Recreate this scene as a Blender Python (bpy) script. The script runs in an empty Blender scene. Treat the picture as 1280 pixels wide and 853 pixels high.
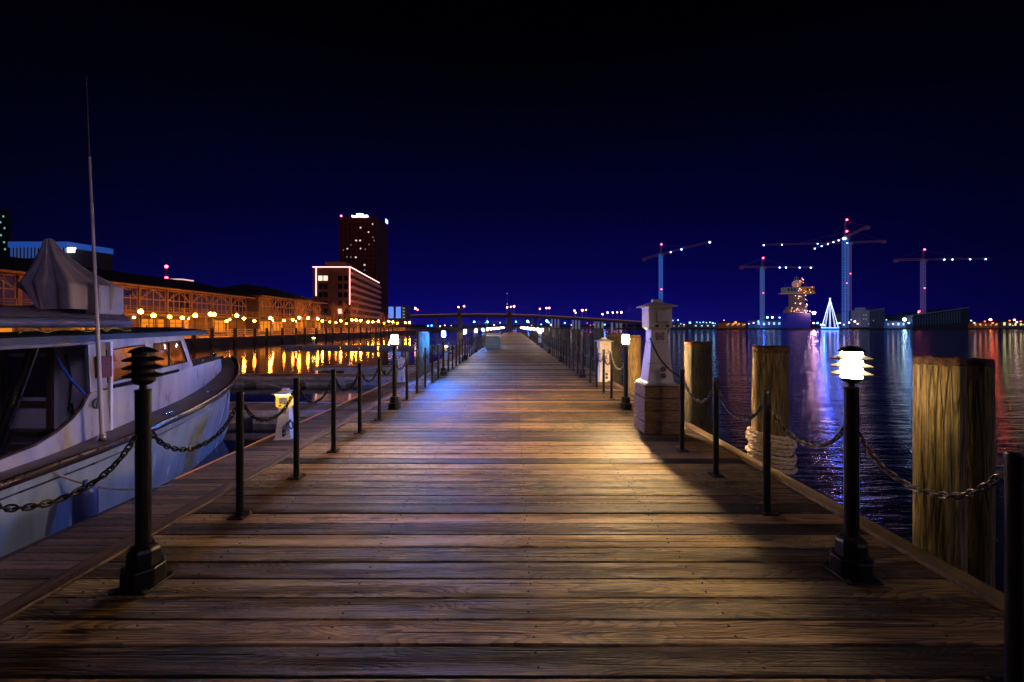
import bpy, bmesh, math, random
from mathutils import Vector, Matrix
random.seed(7)
PI = math.pi
F, VX, HY, EYE = 498.0, 641.0, 408.5, 1.37      # focal length in photo pixels, vanishing point, eye height
WATER = -1.5
HAZE = .0015
scene = bpy.context.scene
COL = scene.collection

def V(px, py, Y):
    return Vector(((px - VX) * Y / F, Y, EYE - (py - HY) * Y / F))

# ------------------------------------------------------------------ materials
MATS = {}
def new_mat(name):
    m = bpy.data.materials.new(name); m.use_nodes = True
    nt = m.node_tree
    return m, nt, nt.nodes['Principled BSDF']

def mat(name, c1, c2=None, scale=4.0, rough=0.6, metal=0.0, bump=0.0, stretch=(1, 1, 1), detail=6, spec=0.5, lo=.35, hi=.68):
    if name in MATS: return MATS[name]
    m, nt, b = new_mat(name)
    c2 = c2 or tuple(min(1, x * 0.62) for x in c1)
    tc = nt.nodes.new('ShaderNodeTexCoord')
    mp = nt.nodes.new('ShaderNodeMapping'); mp.inputs['Scale'].default_value = stretch
    nz = nt.nodes.new('ShaderNodeTexNoise'); nz.inputs['Scale'].default_value = scale; nz.inputs['Detail'].default_value = detail
    rp = nt.nodes.new('ShaderNodeValToRGB')
    rp.color_ramp.elements[0].position = lo; rp.color_ramp.elements[1].position = hi
    rp.color_ramp.elements[0].color = (*c2, 1); rp.color_ramp.elements[1].color = (*c1, 1)
    L = nt.links.new
    L(tc.outputs['Object'], mp.inputs['Vector']); L(mp.outputs['Vector'], nz.inputs['Vector'])
    L(nz.outputs['Fac'], rp.inputs['Fac']); L(rp.outputs['Color'], b.inputs['Base Color'])
    mr = nt.nodes.new('ShaderNodeMapRange'); mr.inputs['To Min'].default_value = max(0.03, rough - .12); mr.inputs['To Max'].default_value = min(1, rough + .12)
    L(nz.outputs['Fac'], mr.inputs['Value']); L(mr.outputs['Result'], b.inputs['Roughness'])
    b.inputs['Metallic'].default_value = metal
    b.inputs['Specular IOR Level'].default_value = spec
    if bump:
        bp = nt.nodes.new('ShaderNodeBump'); bp.inputs['Strength'].default_value = bump; bp.inputs['Distance'].default_value = 0.02
        L(nz.outputs['Fac'], bp.inputs['Height']); L(bp.outputs['Normal'], b.inputs['Normal'])
    MATS[name] = m
    return m

def glow(name, color, strength, base=(.8, .8, .8)):
    if name in MATS: return MATS[name]
    m, nt, b = new_mat(name)
    b.inputs['Base Color'].default_value = (*base, 1)
    b.inputs['Emission Color'].default_value = (*color, 1)
    b.inputs['Emission Strength'].default_value = strength
    b.inputs['Specular IOR Level'].default_value = .12
    MATS[name] = m
    return m

def N(nt, t, **kw):
    n = nt.nodes.new(t)
    for k, v in kw.items(): setattr(n, k, v)
    return n

def math_node(nt, op, a=None, b=None, clamp=False):
    n = N(nt, 'ShaderNodeMath', operation=op, use_clamp=clamp)
    for i, x in enumerate((a, b)):
        if x is None: continue
        if isinstance(x, (int, float)): n.inputs[i].default_value = x
        else: nt.links.new(x, n.inputs[i])
    return n.outputs[0]

def deck_material(name, dark, mid, light, wet=0.0):
    """weathered softwood boards that run along local X; a colour attribute carries each board's own random"""
    m, nt, b = new_mat(name); L = nt.links.new
    tc = N(nt, 'ShaderNodeTexCoord'); at = N(nt, 'ShaderNodeAttribute', attribute_name='tint')
    sep = N(nt, 'ShaderNodeSeparateColor'); L(at.outputs['Color'], sep.inputs[0])
    off = N(nt, 'ShaderNodeCombineXYZ')
    L(math_node(nt, 'MULTIPLY', sep.outputs[0], 57.0), off.inputs[0]); L(math_node(nt, 'MULTIPLY', sep.outputs[1], 91.0), off.inputs[2])
    add = N(nt, 'ShaderNodeVectorMath', operation='ADD'); L(tc.outputs['Object'], add.inputs[0]); L(off.outputs[0], add.inputs[1])
    # knots: cells stretched along the board
    mk = N(nt, 'ShaderNodeMapping'); mk.inputs['Scale'].default_value = (1.5, 7.0, 1.0); L(add.outputs[0], mk.inputs['Vector'])
    vor = N(nt, 'ShaderNodeTexVoronoi', feature='F1', voronoi_dimensions='2D'); vor.inputs['Scale'].default_value = 1.0; L(mk.outputs[0], vor.inputs['Vector'])
    vc = N(nt, 'ShaderNodeSeparateColor'); L(vor.outputs['Color'], vc.inputs[0])
    has = math_node(nt, 'GREATER_THAN', vc.outputs[0], .62)
    knot = N(nt, 'ShaderNodeMapRange', interpolation_type='SMOOTHSTEP'); L(vor.outputs['Distance'], knot.inputs['Value'])
    knot.inputs['From Min'].default_value = .05; knot.inputs['From Max'].default_value = .13; knot.inputs['To Min'].default_value = 1; knot.inputs['To Max'].default_value = 0
    swirl = N(nt, 'ShaderNodeMapRange', interpolation_type='SMOOTHSTEP'); L(vor.outputs['Distance'], swirl.inputs['Value'])
    swirl.inputs['From Min'].default_value = .0; swirl.inputs['From Max'].default_value = .62; swirl.inputs['To Min'].default_value = 1; swirl.inputs['To Max'].default_value = 0
    # growth rings: bands across the width, bent by low noise and around knots
    mw = N(nt, 'ShaderNodeMapping'); mw.inputs['Scale'].default_value = (.55, 5.0, 1.0); L(add.outputs[0], mw.inputs['Vector'])
    nlow = N(nt, 'ShaderNodeTexNoise'); nlow.inputs['Scale'].default_value = 1.3; nlow.inputs['Detail'].default_value = 1.2; L(mw.outputs[0], nlow.inputs['Vector'])
    ph = math_node(nt, 'ADD', math_node(nt, 'MULTIPLY', nlow.outputs['Fac'], 27.0), math_node(nt, 'MULTIPLY', math_node(nt, 'MULTIPLY', swirl.outputs[0], has), 5.0))
    ring = math_node(nt, 'MULTIPLY_ADD', math_node(nt, 'POWER', math_node(nt, 'FRACT', ph), 2.2), -2.0)
    ring.node.inputs[2].default_value = 1.0
    r2 = N(nt, 'ShaderNodeMapRange'); L(ring, r2.inputs['Value']); r2.inputs['From Min'].default_value = -1; r2.inputs['From Max'].default_value = 1
    # fine fibre
    mf = N(nt, 'ShaderNodeMapping'); mf.inputs['Scale'].default_value = (2.0, 85.0, 10.0); L(add.outputs[0], mf.inputs['Vector'])
    fib = N(nt, 'ShaderNodeTexNoise'); fib.inputs['Scale'].default_value = 1.6; fib.inputs['Detail'].default_value = 7; fib.inputs['Roughness'].default_value = .65; L(mf.outputs[0], fib.inputs['Vector'])
    fibc = N(nt, 'ShaderNodeMapRange'); L(fib.outputs['Fac'], fibc.inputs['Value']); fibc.inputs['From Min'].default_value = .36; fibc.inputs['From Max'].default_value = .64
    # stains over metres
    st = N(nt, 'ShaderNodeTexNoise'); st.inputs['Scale'].default_value = 1.4; st.inputs['Detail'].default_value = 7; L(tc.outputs['Object'], st.inputs['Vector'])
    v = math_node(nt, 'ADD', math_node(nt, 'MULTIPLY', r2.outputs[0], .34), math_node(nt, 'MULTIPLY', fibc.outputs[0], .64))
    v = math_node(nt, 'ADD', v, math_node(nt, 'MULTIPLY', math_node(nt, 'SUBTRACT', sep.outputs[2], .5), .85))
    v = math_node(nt, 'ADD', v, math_node(nt, 'MULTIPLY', math_node(nt, 'SUBTRACT', st.outputs['Fac'], .5), .95))
    rp = N(nt, 'ShaderNodeValToRGB'); L(v, rp.inputs['Fac'])
    e = rp.color_ramp.elements
    e[0].position = .12; e[0].color = (*dark, 1); e[1].position = .95; e[1].color = (*light, 1)
    x = rp.color_ramp.elements.new(.5); x.color = (*mid, 1)
    mx = N(nt, 'ShaderNodeMix', data_type='RGBA'); L(math_node(nt, 'MULTIPLY', math_node(nt, 'MULTIPLY', knot.outputs[0], has), .85), mx.inputs[0])
    L(rp.outputs['Color'], mx.inputs[6]); mx.inputs[7].default_value = (dark[0] * .5, dark[1] * .45, dark[2] * .4, 1)
    # drying checks: thin dark lines along the grain
    mcx = N(nt, 'ShaderNodeMapping'); mcx.inputs['Scale'].default_value = (1.1, 42.0, 6.0); L(add.outputs[0], mcx.inputs['Vector'])
    ck = N(nt, 'ShaderNodeTexNoise'); ck.inputs['Scale'].default_value = 1.0; ck.inputs['Detail'].default_value = 2; L(mcx.outputs[0], ck.inputs['Vector'])
    ckr = N(nt, 'ShaderNodeMapRange', interpolation_type='SMOOTHSTEP'); L(ck.outputs['Fac'], ckr.inputs['Value'])
    ckr.inputs['From Min'].default_value = .30; ckr.inputs['From Max'].default_value = .37; ckr.inputs['To Min'].default_value = .85; ckr.inputs['To Max'].default_value = 0
    mx2 = N(nt, 'ShaderNodeMix', data_type='RGBA'); L(ckr.outputs[0], mx2.inputs[0]); L(mx.outputs[2], mx2.inputs[6]); mx2.inputs[7].default_value = (.008, .005, .003, 1)
    # some boards greener, some pinker
    hs = N(nt, 'ShaderNodeMix', data_type='RGBA', blend_type='MULTIPLY'); hs.inputs[0].default_value = 1.0
    hr = N(nt, 'ShaderNodeValToRGB'); L(sep.outputs[1], hr.inputs['Fac'])
    hr.color_ramp.elements[0].color = (1.0, .84, .80, 1); hr.color_ramp.elements[1].color = (.92, .95, .48, 1)
    L(mx2.outputs[2], hs.inputs[6]); L(hr.outputs['Color'], hs.inputs[7])
    L(hs.outputs[2], b.inputs['Base Color'])
    ro = N(nt, 'ShaderNodeMapRange'); L(st.outputs['Fac'], ro.inputs['Value']); ro.inputs['To Min'].default_value = .46 - wet; ro.inputs['To Max'].default_value = .80 - wet
    L(ro.outputs[0], b.inputs['Roughness'])
    h = math_node(nt, 'ADD', math_node(nt, 'MULTIPLY', fib.outputs['Fac'], .9), math_node(nt, 'MULTIPLY', r2.outputs[0], .45))
    h = math_node(nt, 'SUBTRACT', h, math_node(nt, 'MULTIPLY', ckr.outputs[0], 1.2))
    bp = N(nt, 'ShaderNodeBump'); bp.inputs['Strength'].default_value = .8; bp.inputs['Distance'].default_value = .008
    L(h, bp.inputs['Height']); L(bp.outputs['Normal'], b.inputs['Normal'])
    MATS[name] = m
    return m

def pile_material():
    m, nt, b = new_mat('weathered_pile'); L = nt.links.new
    tc = N(nt, 'ShaderNodeTexCoord'); oi = N(nt, 'ShaderNodeObjectInfo')
    off = N(nt, 'ShaderNodeCombineXYZ'); L(math_node(nt, 'MULTIPLY', oi.outputs['Random'], 40.0), off.inputs[2])
    add = N(nt, 'ShaderNodeVectorMath', operation='ADD'); L(tc.outputs['Object'], add.inputs[0]); L(off.outputs[0], add.inputs[1])
    mf = N(nt, 'ShaderNodeMapping'); mf.inputs['Scale'].default_value = (60, 60, 3.4); L(add.outputs[0], mf.inputs['Vector'])
    fib = N(nt, 'ShaderNodeTexNoise'); fib.inputs['Scale'].default_value = 1.5; fib.inputs['Detail'].default_value = 8; fib.inputs['Roughness'].default_value = .65; L(mf.outputs[0], fib.inputs['Vector'])
    mc = N(nt, 'ShaderNodeMapping'); mc.inputs['Scale'].default_value = (34, 34, 1.0); L(add.outputs[0], mc.inputs['Vector'])
    cr = N(nt, 'ShaderNodeTexVoronoi', feature='DISTANCE_TO_EDGE'); cr.inputs['Scale'].default_value = 1.0; L(mc.outputs[0], cr.inputs['Vector'])
    crk = N(nt, 'ShaderNodeMapRange'); L(cr.outputs['Distance'], crk.inputs['Value']); crk.inputs['From Max'].default_value = .06
    mb = N(nt, 'ShaderNodeMapping'); mb.inputs['Scale'].default_value = (3, 3, 1.2); L(add.outputs[0], mb.inputs['Vector'])
    big = N(nt, 'ShaderNodeTexNoise'); big.inputs['Scale'].default_value = 1.6; big.inputs['Detail'].default_value = 5; L(mb.outputs[0], big.inputs['Vector'])
    rp = N(nt, 'ShaderNodeValToRGB'); L(fib.outputs['Fac'], rp.inputs['Fac'])
    e = rp.color_ramp.elements
    e[0].position = .34; e[0].color = (.09, .055, .022, 1); e[1].position = .66; e[1].color = (.56, .43, .22, 1)
    gr = N(nt, 'ShaderNodeMix', data_type='RGBA', blend_type='MULTIPLY'); gr.inputs[0].default_value = 1
    g2 = N(nt, 'ShaderNodeValToRGB'); L(big.outputs['Fac'], g2.inputs['Fac'])
    g2.color_ramp.elements[0].position = .35; g2.color_ramp.elements[0].color = (.62, .72, .40, 1)
    g2.color_ramp.elements[1].position = .65; g2.color_ramp.elements[1].color = (1, .92, .78, 1)
    L(rp.outputs['Color'], gr.inputs[6]); L(g2.outputs['Color'], gr.inputs[7])
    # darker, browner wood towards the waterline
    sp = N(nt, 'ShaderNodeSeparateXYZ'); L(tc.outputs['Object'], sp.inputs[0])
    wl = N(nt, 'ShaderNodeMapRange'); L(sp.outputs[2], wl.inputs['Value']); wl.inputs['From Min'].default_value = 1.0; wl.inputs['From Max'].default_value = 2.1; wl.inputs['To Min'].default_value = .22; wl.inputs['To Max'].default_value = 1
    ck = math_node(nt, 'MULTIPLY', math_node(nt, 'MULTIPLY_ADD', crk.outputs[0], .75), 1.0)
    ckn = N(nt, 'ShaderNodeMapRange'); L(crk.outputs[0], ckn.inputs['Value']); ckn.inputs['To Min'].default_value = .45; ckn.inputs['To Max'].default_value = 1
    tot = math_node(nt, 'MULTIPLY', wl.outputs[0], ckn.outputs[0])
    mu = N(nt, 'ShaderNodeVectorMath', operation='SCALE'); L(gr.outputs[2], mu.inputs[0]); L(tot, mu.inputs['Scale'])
    L(mu.outputs[0], b.inputs['Base Color']); b.inputs['Roughness'].default_value = .85
    h = math_node(nt, 'ADD', math_node(nt, 'MULTIPLY', crk.outputs[0], .8), fib.outputs['Fac'])
    bp = N(nt, 'ShaderNodeBump'); bp.inputs['Strength'].default_value = .9; bp.inputs['Distance'].default_value = .015
    L(h, bp.inputs['Height']); L(bp.outputs['Normal'], b.inputs['Normal'])
    MATS['pile'] = m
    return m

def tint_pile(name, col):
    m = MATS['pile'].copy(); m.name = name; nt = m.node_tree; b = nt.nodes['Principled BSDF']
    src = b.inputs['Base Color'].links[0].from_socket
    mu = N(nt, 'ShaderNodeMix', data_type='RGBA', blend_type='MULTIPLY'); mu.inputs[0].default_value = 1; mu.inputs[7].default_value = (*col, 1)
    nt.links.new(src, mu.inputs[6]); nt.links.new(mu.outputs[2], b.inputs['Base Color']); return m
def water_material():
    m, nt, b = new_mat('harbour_water'); L = nt.links.new
    b.inputs['Base Color'].default_value = (.002, .004, .016, 1); b.inputs['IOR'].default_value = 1.33
    b.inputs['Specular IOR Level'].default_value = .8
    tc = N(nt, 'ShaderNodeTexCoord')
    sp = N(nt, 'ShaderNodeSeparateXYZ'); L(tc.outputs['Object'], sp.inputs[0])
    # the basin on the boat side is sheltered, the open river is rippled
    op = N(nt, 'ShaderNodeMapRange', interpolation_type='SMOOTHSTEP'); L(sp.outputs[0], op.inputs['Value'])
    op.inputs['From Min'].default_value = -4; op.inputs['From Max'].default_value = 3
    op.inputs['To Min'].default_value = .05; op.inputs['To Max'].default_value = 1
    m1 = N(nt, 'ShaderNodeMapping'); m1.inputs['Scale'].default_value = (.6, 3.0, 1); L(tc.outputs['Object'], m1.inputs['Vector'])
    n1 = N(nt, 'ShaderNodeTexNoise'); n1.inputs['Scale'].default_value = 1.5; n1.inputs['Detail'].default_value = 5; n1.inputs['Roughness'].default_value = .55; L(m1.outputs[0], n1.inputs['Vector'])
    m2 = N(nt, 'ShaderNodeMapping'); m2.inputs['Scale'].default_value = (.10, .55, 1); L(tc.outputs['Object'], m2.inputs['Vector'])
    n2 = N(nt, 'ShaderNodeTexNoise'); n2.inputs['Scale'].default_value = 1.0; n2.inputs['Detail'].default_value = 2; L(m2.outputs[0], n2.inputs['Vector'])
    h = math_node(nt, 'ADD', math_node(nt, 'MULTIPLY', n1.outputs['Fac'], .06), math_node(nt, 'MULTIPLY', n2.outputs['Fac'], .12))
    bp = N(nt, 'ShaderNodeBump'); bp.inputs['Distance'].default_value = 1.0
    L(math_node(nt, 'MULTIPLY', op.outputs[0], .9), bp.inputs['Strength'])
    L(h, bp.inputs['Height']); L(bp.outputs['Normal'], b.inputs['Normal'])
    ro = N(nt, 'ShaderNodeMapRange'); L(op.outputs[0], ro.inputs['Value']); ro.inputs['To Min'].default_value = .055; ro.inputs['To Max'].default_value = .035
    L(ro.outputs[0], b.inputs['Roughness'])
    MATS['water'] = m
    return m

# ------------------------------------------------------------------ mesh builder
class MB:
    def __init__(s): s.v = []; s.f = []; s.t = []
    def add(s, vs, fs):
        n = len(s.v); s.v += [tuple(v) for v in vs]; s.f += [tuple(i + n for i in f) for f in fs]; return s
    def box(s, x0, x1, y0, y1, z0, z1):
        return s.add([(x0,y0,z0),(x1,y0,z0),(x1,y1,z0),(x0,y1,z0),(x0,y0,z1),(x1,y0,z1),(x1,y1,z1),(x0,y1,z1)],
                     [(3,2,1,0),(4,5,6,7),(0,1,5,4),(1,2,6,5),(2,3,7,6),(3,0,4,7)])
    def cbox(s, c, d, rz=0):
        M = Matrix.Rotation(rz, 3, 'Z'); c = Vector(c); hx, hy, hz = d[0]/2, d[1]/2, d[2]/2
        vs = [c + M @ Vector((a*hx, b*hy, e*hz)) for e in (-1, 1) for a, b in ((-1,-1),(1,-1),(1,1),(-1,1))]
        return s.add(vs, [(3,2,1,0),(4,5,6,7),(0,1,5,4),(1,2,6,5),(2,3,7,6),(3,0,4,7)])
    def frame(s, d):
        d = d.normalized(); u = d.cross(Vector((0,0,1)))
        if u.length < 1e-4: u = Vector((1,0,0))
        u.normalize(); return u, d.cross(u).normalized()
    def bar(s, p0, p1, w, h=None):
        return s.tube([p0, p1], w * .7071, 4, ang=PI/4)
    def tube(s, path, r, n=8, closed=False, ang=0, cap=True):
        path = [Vector(p) for p in path]; k = len(path); base = len(s.v); u = None
        for i, p in enumerate(path):
            a = path[(i-1) % k] if (closed or i) else p; b = path[(i+1) % k] if (closed or i < k-1) else p
            d = (b - a).normalized()
            if u is None: u, w = s.frame(d)
            else:
                u = (u - d * u.dot(d)); u = u.normalized() if u.length > 1e-5 else s.frame(d)[0]; w = d.cross(u).normalized()
            ri = r[i] if isinstance(r, (list, tuple)) else r
            for j in range(n):
                t = ang + 2*PI*j/n
                s.v.append(tuple(p + u*math.cos(t)*ri + w*math.sin(t)*ri))
        for i in range(k if closed else k-1):
            for j in range(n):
                a0 = base + i*n + j; a1 = base + i*n + (j+1) % n; i2 = (i+1) % k
                s.f.append((a0, a1, base + i2*n + (j+1) % n, base + i2*n + j))
        if cap and not closed:
            s.f.append(tuple(base + j for j in reversed(range(n)))); s.f.append(tuple(base + (k-1)*n + j for j in range(n)))
        return s
    def lathe(s, prof, n=24, c=(0,0,0), ang=0, cap=True):
        base = len(s.v); k = len(prof)
        for r, z in prof:
            for j in range(n):
                t = ang + 2*PI*j/n; s.v.append((c[0] + r*math.cos(t), c[1] + r*math.sin(t), c[2] + z))
        for i in range(k-1):
            for j in range(n):
                s.f.append((base+i*n+j, base+i*n+(j+1)%n, base+(i+1)*n+(j+1)%n, base+(i+1)*n+j))
        if cap:
            s.f.append(tuple(base + j for j in reversed(range(n)))); s.f.append(tuple(base + (k-1)*n + j for j in range(n)))
        return s
    def ring(s, prof, n=24, c=(0,0,0)):                       # closed profile swept round (a real ring)
        base = len(s.v); k = len(prof)
        for r, z in prof:
            for j in range(n):
                t = 2*PI*j/n; s.v.append((c[0] + r*math.cos(t), c[1] + r*math.sin(t), c[2] + z))
        for i in range(k):
            i2 = (i+1) % k
            for j in range(n):
                s.f.append((base+i*n+j, base+i*n+(j+1)%n, base+i2*n+(j+1)%n, base+i2*n+j))
        return s
    def ball(s, c, r, n=8, m=5, sz=1):
        prof = [(max(1e-4, r*math.sin(PI*i/m)), -r*sz*math.cos(PI*i/m)) for i in range(m+1)]
        return s.lathe(prof, n, c)
    def quad(s, a, b, c, d): return s.add([a,b,c,d], [(0,1,2,3)])
    def grid(s, rows):
        base = len(s.v); m = len(rows[0])
        for r in rows: s.v += [tuple(p) for p in r]
        for i in range(len(rows)-1):
            for j in range(m-1):
                s.f.append((base+i*m+j, base+i*m+j+1, base+(i+1)*m+j+1, base+(i+1)*m+j))
        return s
    def prism(s, poly, axis, a, b):                            # poly in the other two axes
        def p(q, t):
            return {'x': (t, q[0], q[1]), 'y': (q[0], t, q[1]), 'z': (q[0], q[1], t)}[axis]
        n = len(poly)
        vs = [p(q, a) for q in poly] + [p(q, b) for q in poly]
        return s.add(vs, [tuple(range(n-1, -1, -1)), tuple(range(n, 2*n))] + [(i, (i+1) % n, n+(i+1) % n, n+i) for i in range(n)])
    def mesh(s, name, m, smooth=None):
        me = bpy.data.meshes.new(name); me.from_pydata(s.v, [], s.f)
        bm = bmesh.new(); bm.from_mesh(me); bmesh.ops.recalc_face_normals(bm, faces=bm.faces); bm.to_mesh(me); bm.free()
        me.materials.append(m)
        if smooth:
            me.shade_smooth(); me.set_sharp_from_angle(angle=math.radians(smooth))
        return me
    def build(s, name, m, parent=None, smooth=None, loc=None, bevel=0):
        o = bpy.data.objects.new(name, s.mesh(name, m, smooth)); COL.objects.link(o)
        if parent: o.parent = parent
        if loc is not None: o.location = loc
        if bevel:
            bv = o.modifiers.new('edge', 'BEVEL'); bv.width = bevel; bv.segments = 2; bv.limit_method = 'ANGLE'
        return o

def tag(o, label, cat, group=None, kind=None):
    o['label'] = label; o['category'] = cat
    if group: o['group'] = group
    if kind: o['kind'] = kind
    return o
def thing(name, loc, label, cat, group=None, rz=0):
    o = bpy.data.objects.new(name, None); COL.objects.link(o); o.empty_display_size = .2
    o.location = loc; o.rotation_euler = (0, 0, rz)
    return tag(o, label, cat, group)
def dup(root, loc, label, rz=None, group=None, swap=None, scale=None, skip=()):
    r = root.copy(); COL.objects.link(r); r.location = loc; r['label'] = label
    if group: r['group'] = group
    if rz is not None: r.rotation_euler = (0, 0, rz)
    if scale: r.scale = scale
    def rec(src, dst):
        for ch in list(src.children):
            if ch.name.split('.')[0] in skip: continue
            c = ch.copy(); COL.objects.link(c); c.parent = dst
            if swap and c.name.split('.')[0] in swap:
                c.data = c.data.copy(); c.data.materials.clear(); c.data.materials.append(swap[c.name.split('.')[0]])
            rec(ch, c)
    rec(root, r)
    return r
def struct(o): o['kind'] = 'structure'; return o
ORD = ['first','second','third','fourth','fifth','sixth','seventh','eighth','ninth','tenth','eleventh','twelfth','thirteenth','fourteenth','fifteenth','sixteenth','seventeenth','eighteenth','nineteenth','twentieth',
       'twenty-first','twenty-second','twenty-third','twenty-fourth','twenty-fifth','twenty-sixth','twenty-seventh','twenty-eighth','twenty-ninth','thirtieth','thirty-first','thirty-second','thirty-third','thirty-fourth','thirty-fifth','thirty-sixth','thirty-seventh','thirty-eighth','thirty-ninth','fortieth']

# ------------------------------------------------------------------ world, sun, camera
SUN_EL, SUN_AZ = math.radians(24), math.radians(128)         # violet fill sun added for boat and tarp, from behind the camera
w = bpy.data.worlds.new('World'); scene.world = w; w.use_nodes = True
nt = w.node_tree; nt.nodes.clear(); L = nt.links.new
out = N(nt, 'ShaderNodeOutputWorld'); bg = N(nt, 'ShaderNodeBackground'); bg2 = N(nt, 'ShaderNodeBackground'); ad = N(nt, 'ShaderNodeAddShader')
sky = N(nt, 'ShaderNodeTexSky', sky_type='NISHITA'); sky.sun_disc = False; sky.sun_elevation = SUN_EL; sky.sun_rotation = SUN_AZ
L(sky.outputs['Color'], bg2.inputs['Color']); bg2.inputs['Strength'].default_value = 0.00012
tc = N(nt, 'ShaderNodeTexCoord'); sp = N(nt, 'ShaderNodeSeparateXYZ'); L(tc.outputs['Generated'], sp.inputs[0])
rp = N(nt, 'ShaderNodeValToRGB'); L(sp.outputs[2], rp.inputs['Fac'])
els = rp.color_ramp.elements
els[0].position = 0.0; els[0].color = (.0030, .0022, .135, 1)
els[1].position = 0.66; els[1].color = (.0, .0, .0003, 1)
for p, c in ((.05, (.0012, .0006, .105)), (.13, (.0007, .0004, .060)), (.26, (.0004, .0003, .025)), (.42, (.0002, .0002, .0078)), (.55, (.0001, .0001, .0016))):
    e = els.new(p); e.color = (*c, 1)
# the town's glow sits down the river, straight ahead
dg = N(nt, 'ShaderNodeMapRange', interpolation_type='SMOOTHSTEP'); L(sp.outputs[1], dg.inputs['Value'])
dg.inputs['From Min'].default_value = .50; dg.inputs['From Max'].default_value = 1.0; dg.inputs['To Min'].default_value = .22; dg.inputs['To Max'].default_value = 1.0
mul = N(nt, 'ShaderNodeVectorMath', operation='SCALE'); L(rp.outputs['Color'], mul.inputs[0]); L(dg.outputs[0], mul.inputs['Scale'])
L(mul.outputs[0], bg.inputs['Color']); bg.inputs['Strength'].default_value = 1.0
L(bg.outputs[0], ad.inputs[0]); L(bg2.outputs[0], ad.inputs[1]); L(ad.outputs[0], out.inputs['Surface'])

sl = bpy.data.lights.new('violet_fill_sun', 'SUN'); sl.energy = 0.24; sl.angle = math.radians(12); sl.color = (.72, .56, 1.0)
so = bpy.data.objects.new('violet_fill_sun', sl); COL.objects.link(so)
d = Vector((math.sin(SUN_AZ) * math.cos(SUN_EL), math.cos(SUN_AZ) * math.cos(SUN_EL), math.sin(SUN_EL)))
so.rotation_euler = d.to_track_quat('Z', 'Y').to_euler(); so.location = d * 50

cam = bpy.data.cameras.new('camera'); co = bpy.data.objects.new('camera', cam); COL.objects.link(co)
cam.sensor_width = 36; cam.lens = F / 1280 * 36; cam.shift_y = -(426.5 - HY) / 1280; cam.shift_x = -1 / 1280
cam.clip_start = .05; cam.clip_end = 9000
co.location = (0, 0, EYE); co.rotation_euler = (PI/2, 0, 0)
scene.camera = co
scene.view_settings.view_transform = 'Standard'; scene.view_settings.look = 'None'; scene.view_settings.exposure = 0
scene.render.engine = 'CYCLES'
scene.cycles.use_denoising = True
scene.cycles.max_bounces = 6; scene.cycles.sample_clamp_indirect = 4

# ------------------------------------------------------------------ shared materials
DECK = deck_material('weathered_decking', (.010, .006, .003), (.105, .064, .030), (.50, .34, .19))
DOCKW = deck_material('dock_boards', (.06, .036, .024), (.19, .115, .075), (.34, .22, .15), .0)
EDGEW = deck_material('edge_boards', (.012, .007, .004), (.075, .045, .028), (.20, .13, .085)); PILE = pile_material(); PILE_DIM = tint_pile('painted_dim_pile', (.26, .31, .42)); PILEB = tint_pile('brown_pile', (.72, .66, .62)); WATERM = water_material()  # dark grey pile copy: weak lighting painted into the wood tone
PILETOP = mat('pile_end_grain', (.20, .09, .055), (.05, .025, .018), 22, .9, bump=.8)
BLACK = mat('black_paint', (.012, .012, .014), (.005, .005, .006), 30, .36, bump=.05, spec=.22)
STEEL = mat('galvanised_chain', (.22, .20, .18), (.07, .06, .055), 60, .38, .85)
BLACKCHAIN = mat('dark_chain', (.05, .045, .045), (.02, .018, .018), 60, .4, .8)
BOLT = mat('bolt_steel', (.3, .28, .27), (.1, .09, .085), 90, .35, .9)
LOUVRE = mat('louvre_paint', (.10, .095, .09), (.05, .048, .046), 30, .4)
PEDW = mat('pedestal_plastic', (.72, .66, .66), (.58, .52, .53), 3, .42)
CRATE = mat('treated_planks', (.30, .18, .10), (.10, .058, .03), 3, .7, bump=.5, stretch=(3, 3, 22))
ROPE = mat('manila_rope', (.85, .70, .55), (.50, .38, .27), 50, .9, bump=.6)
LENS = {
    'warm': glow('lens_warm', (1.0, .62, .26), 5400),
    'white': glow('lens_white', (1.0, .76, .60), 900),
    'cool': glow('lens_cool', (1.0, .74, .64), 1500),
    'blue': glow('lens_blue', (.03, .20, 1.0), 6500),
    'near': glow('lens_near', (1.0, .72, .40), 185),
    'far': glow('lens_far', (1.0, .70, .52), 500),
    'off': mat('lens_unlit', (.10, .07, .06), (.06, .04, .04), 20, .08),
}

# ------------------------------------------------------------------ water
m = MB(); m.quad((-4000, -300, 0), (4000, -300, 0), (4000, 6000, 0), (-4000, 6000, 0))
struct(m.build('water', WATERM, loc=(0, 0, WATER)))

# ------------------------------------------------------------------ the pier
def boards(y0, y1, pitch, x0, x1, z0, z1, rnd, tilt=.006, gap=.007):
    mb = MB(); tint = []
    y = y0
    while y < y1:
        g1 = rnd.uniform(.3, 1.1) * gap; a = y + g1/2; bq = y + pitch - g1/2; dz = rnd.uniform(-.0025, .0025); t = rnd.uniform(-tilt, tilt) * pitch; ch = .004
        ends = (x0 - rnd.uniform(0, .012), x1 + rnd.uniform(0, .012))
        prof = [(a, z0), (a, z1 - ch + dz - t), (a + ch, z1 + dz - t), (bq - ch, z1 + dz + t), (bq, z1 - ch + dz + t), (bq, z0)]
        n = len(mb.v)
        mb.prism(prof, 'x', ends[0], ends[1])
        c = (rnd.random(), rnd.random(), rnd.random(), 1)
        tint += [c] * (len(mb.v) - n)
        y += pitch
    return mb, tint
def paint(o, tint):
    at = o.data.color_attributes.new('tint', 'FLOAT_COLOR', 'POINT')
    at.data.foreach_set('color', [x for c in tint for x in c])
rnd = random.Random(3)
mb, tint = boards(-3.0, 92, .152, -2.44, 2.44, -.045, 0, rnd)
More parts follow.
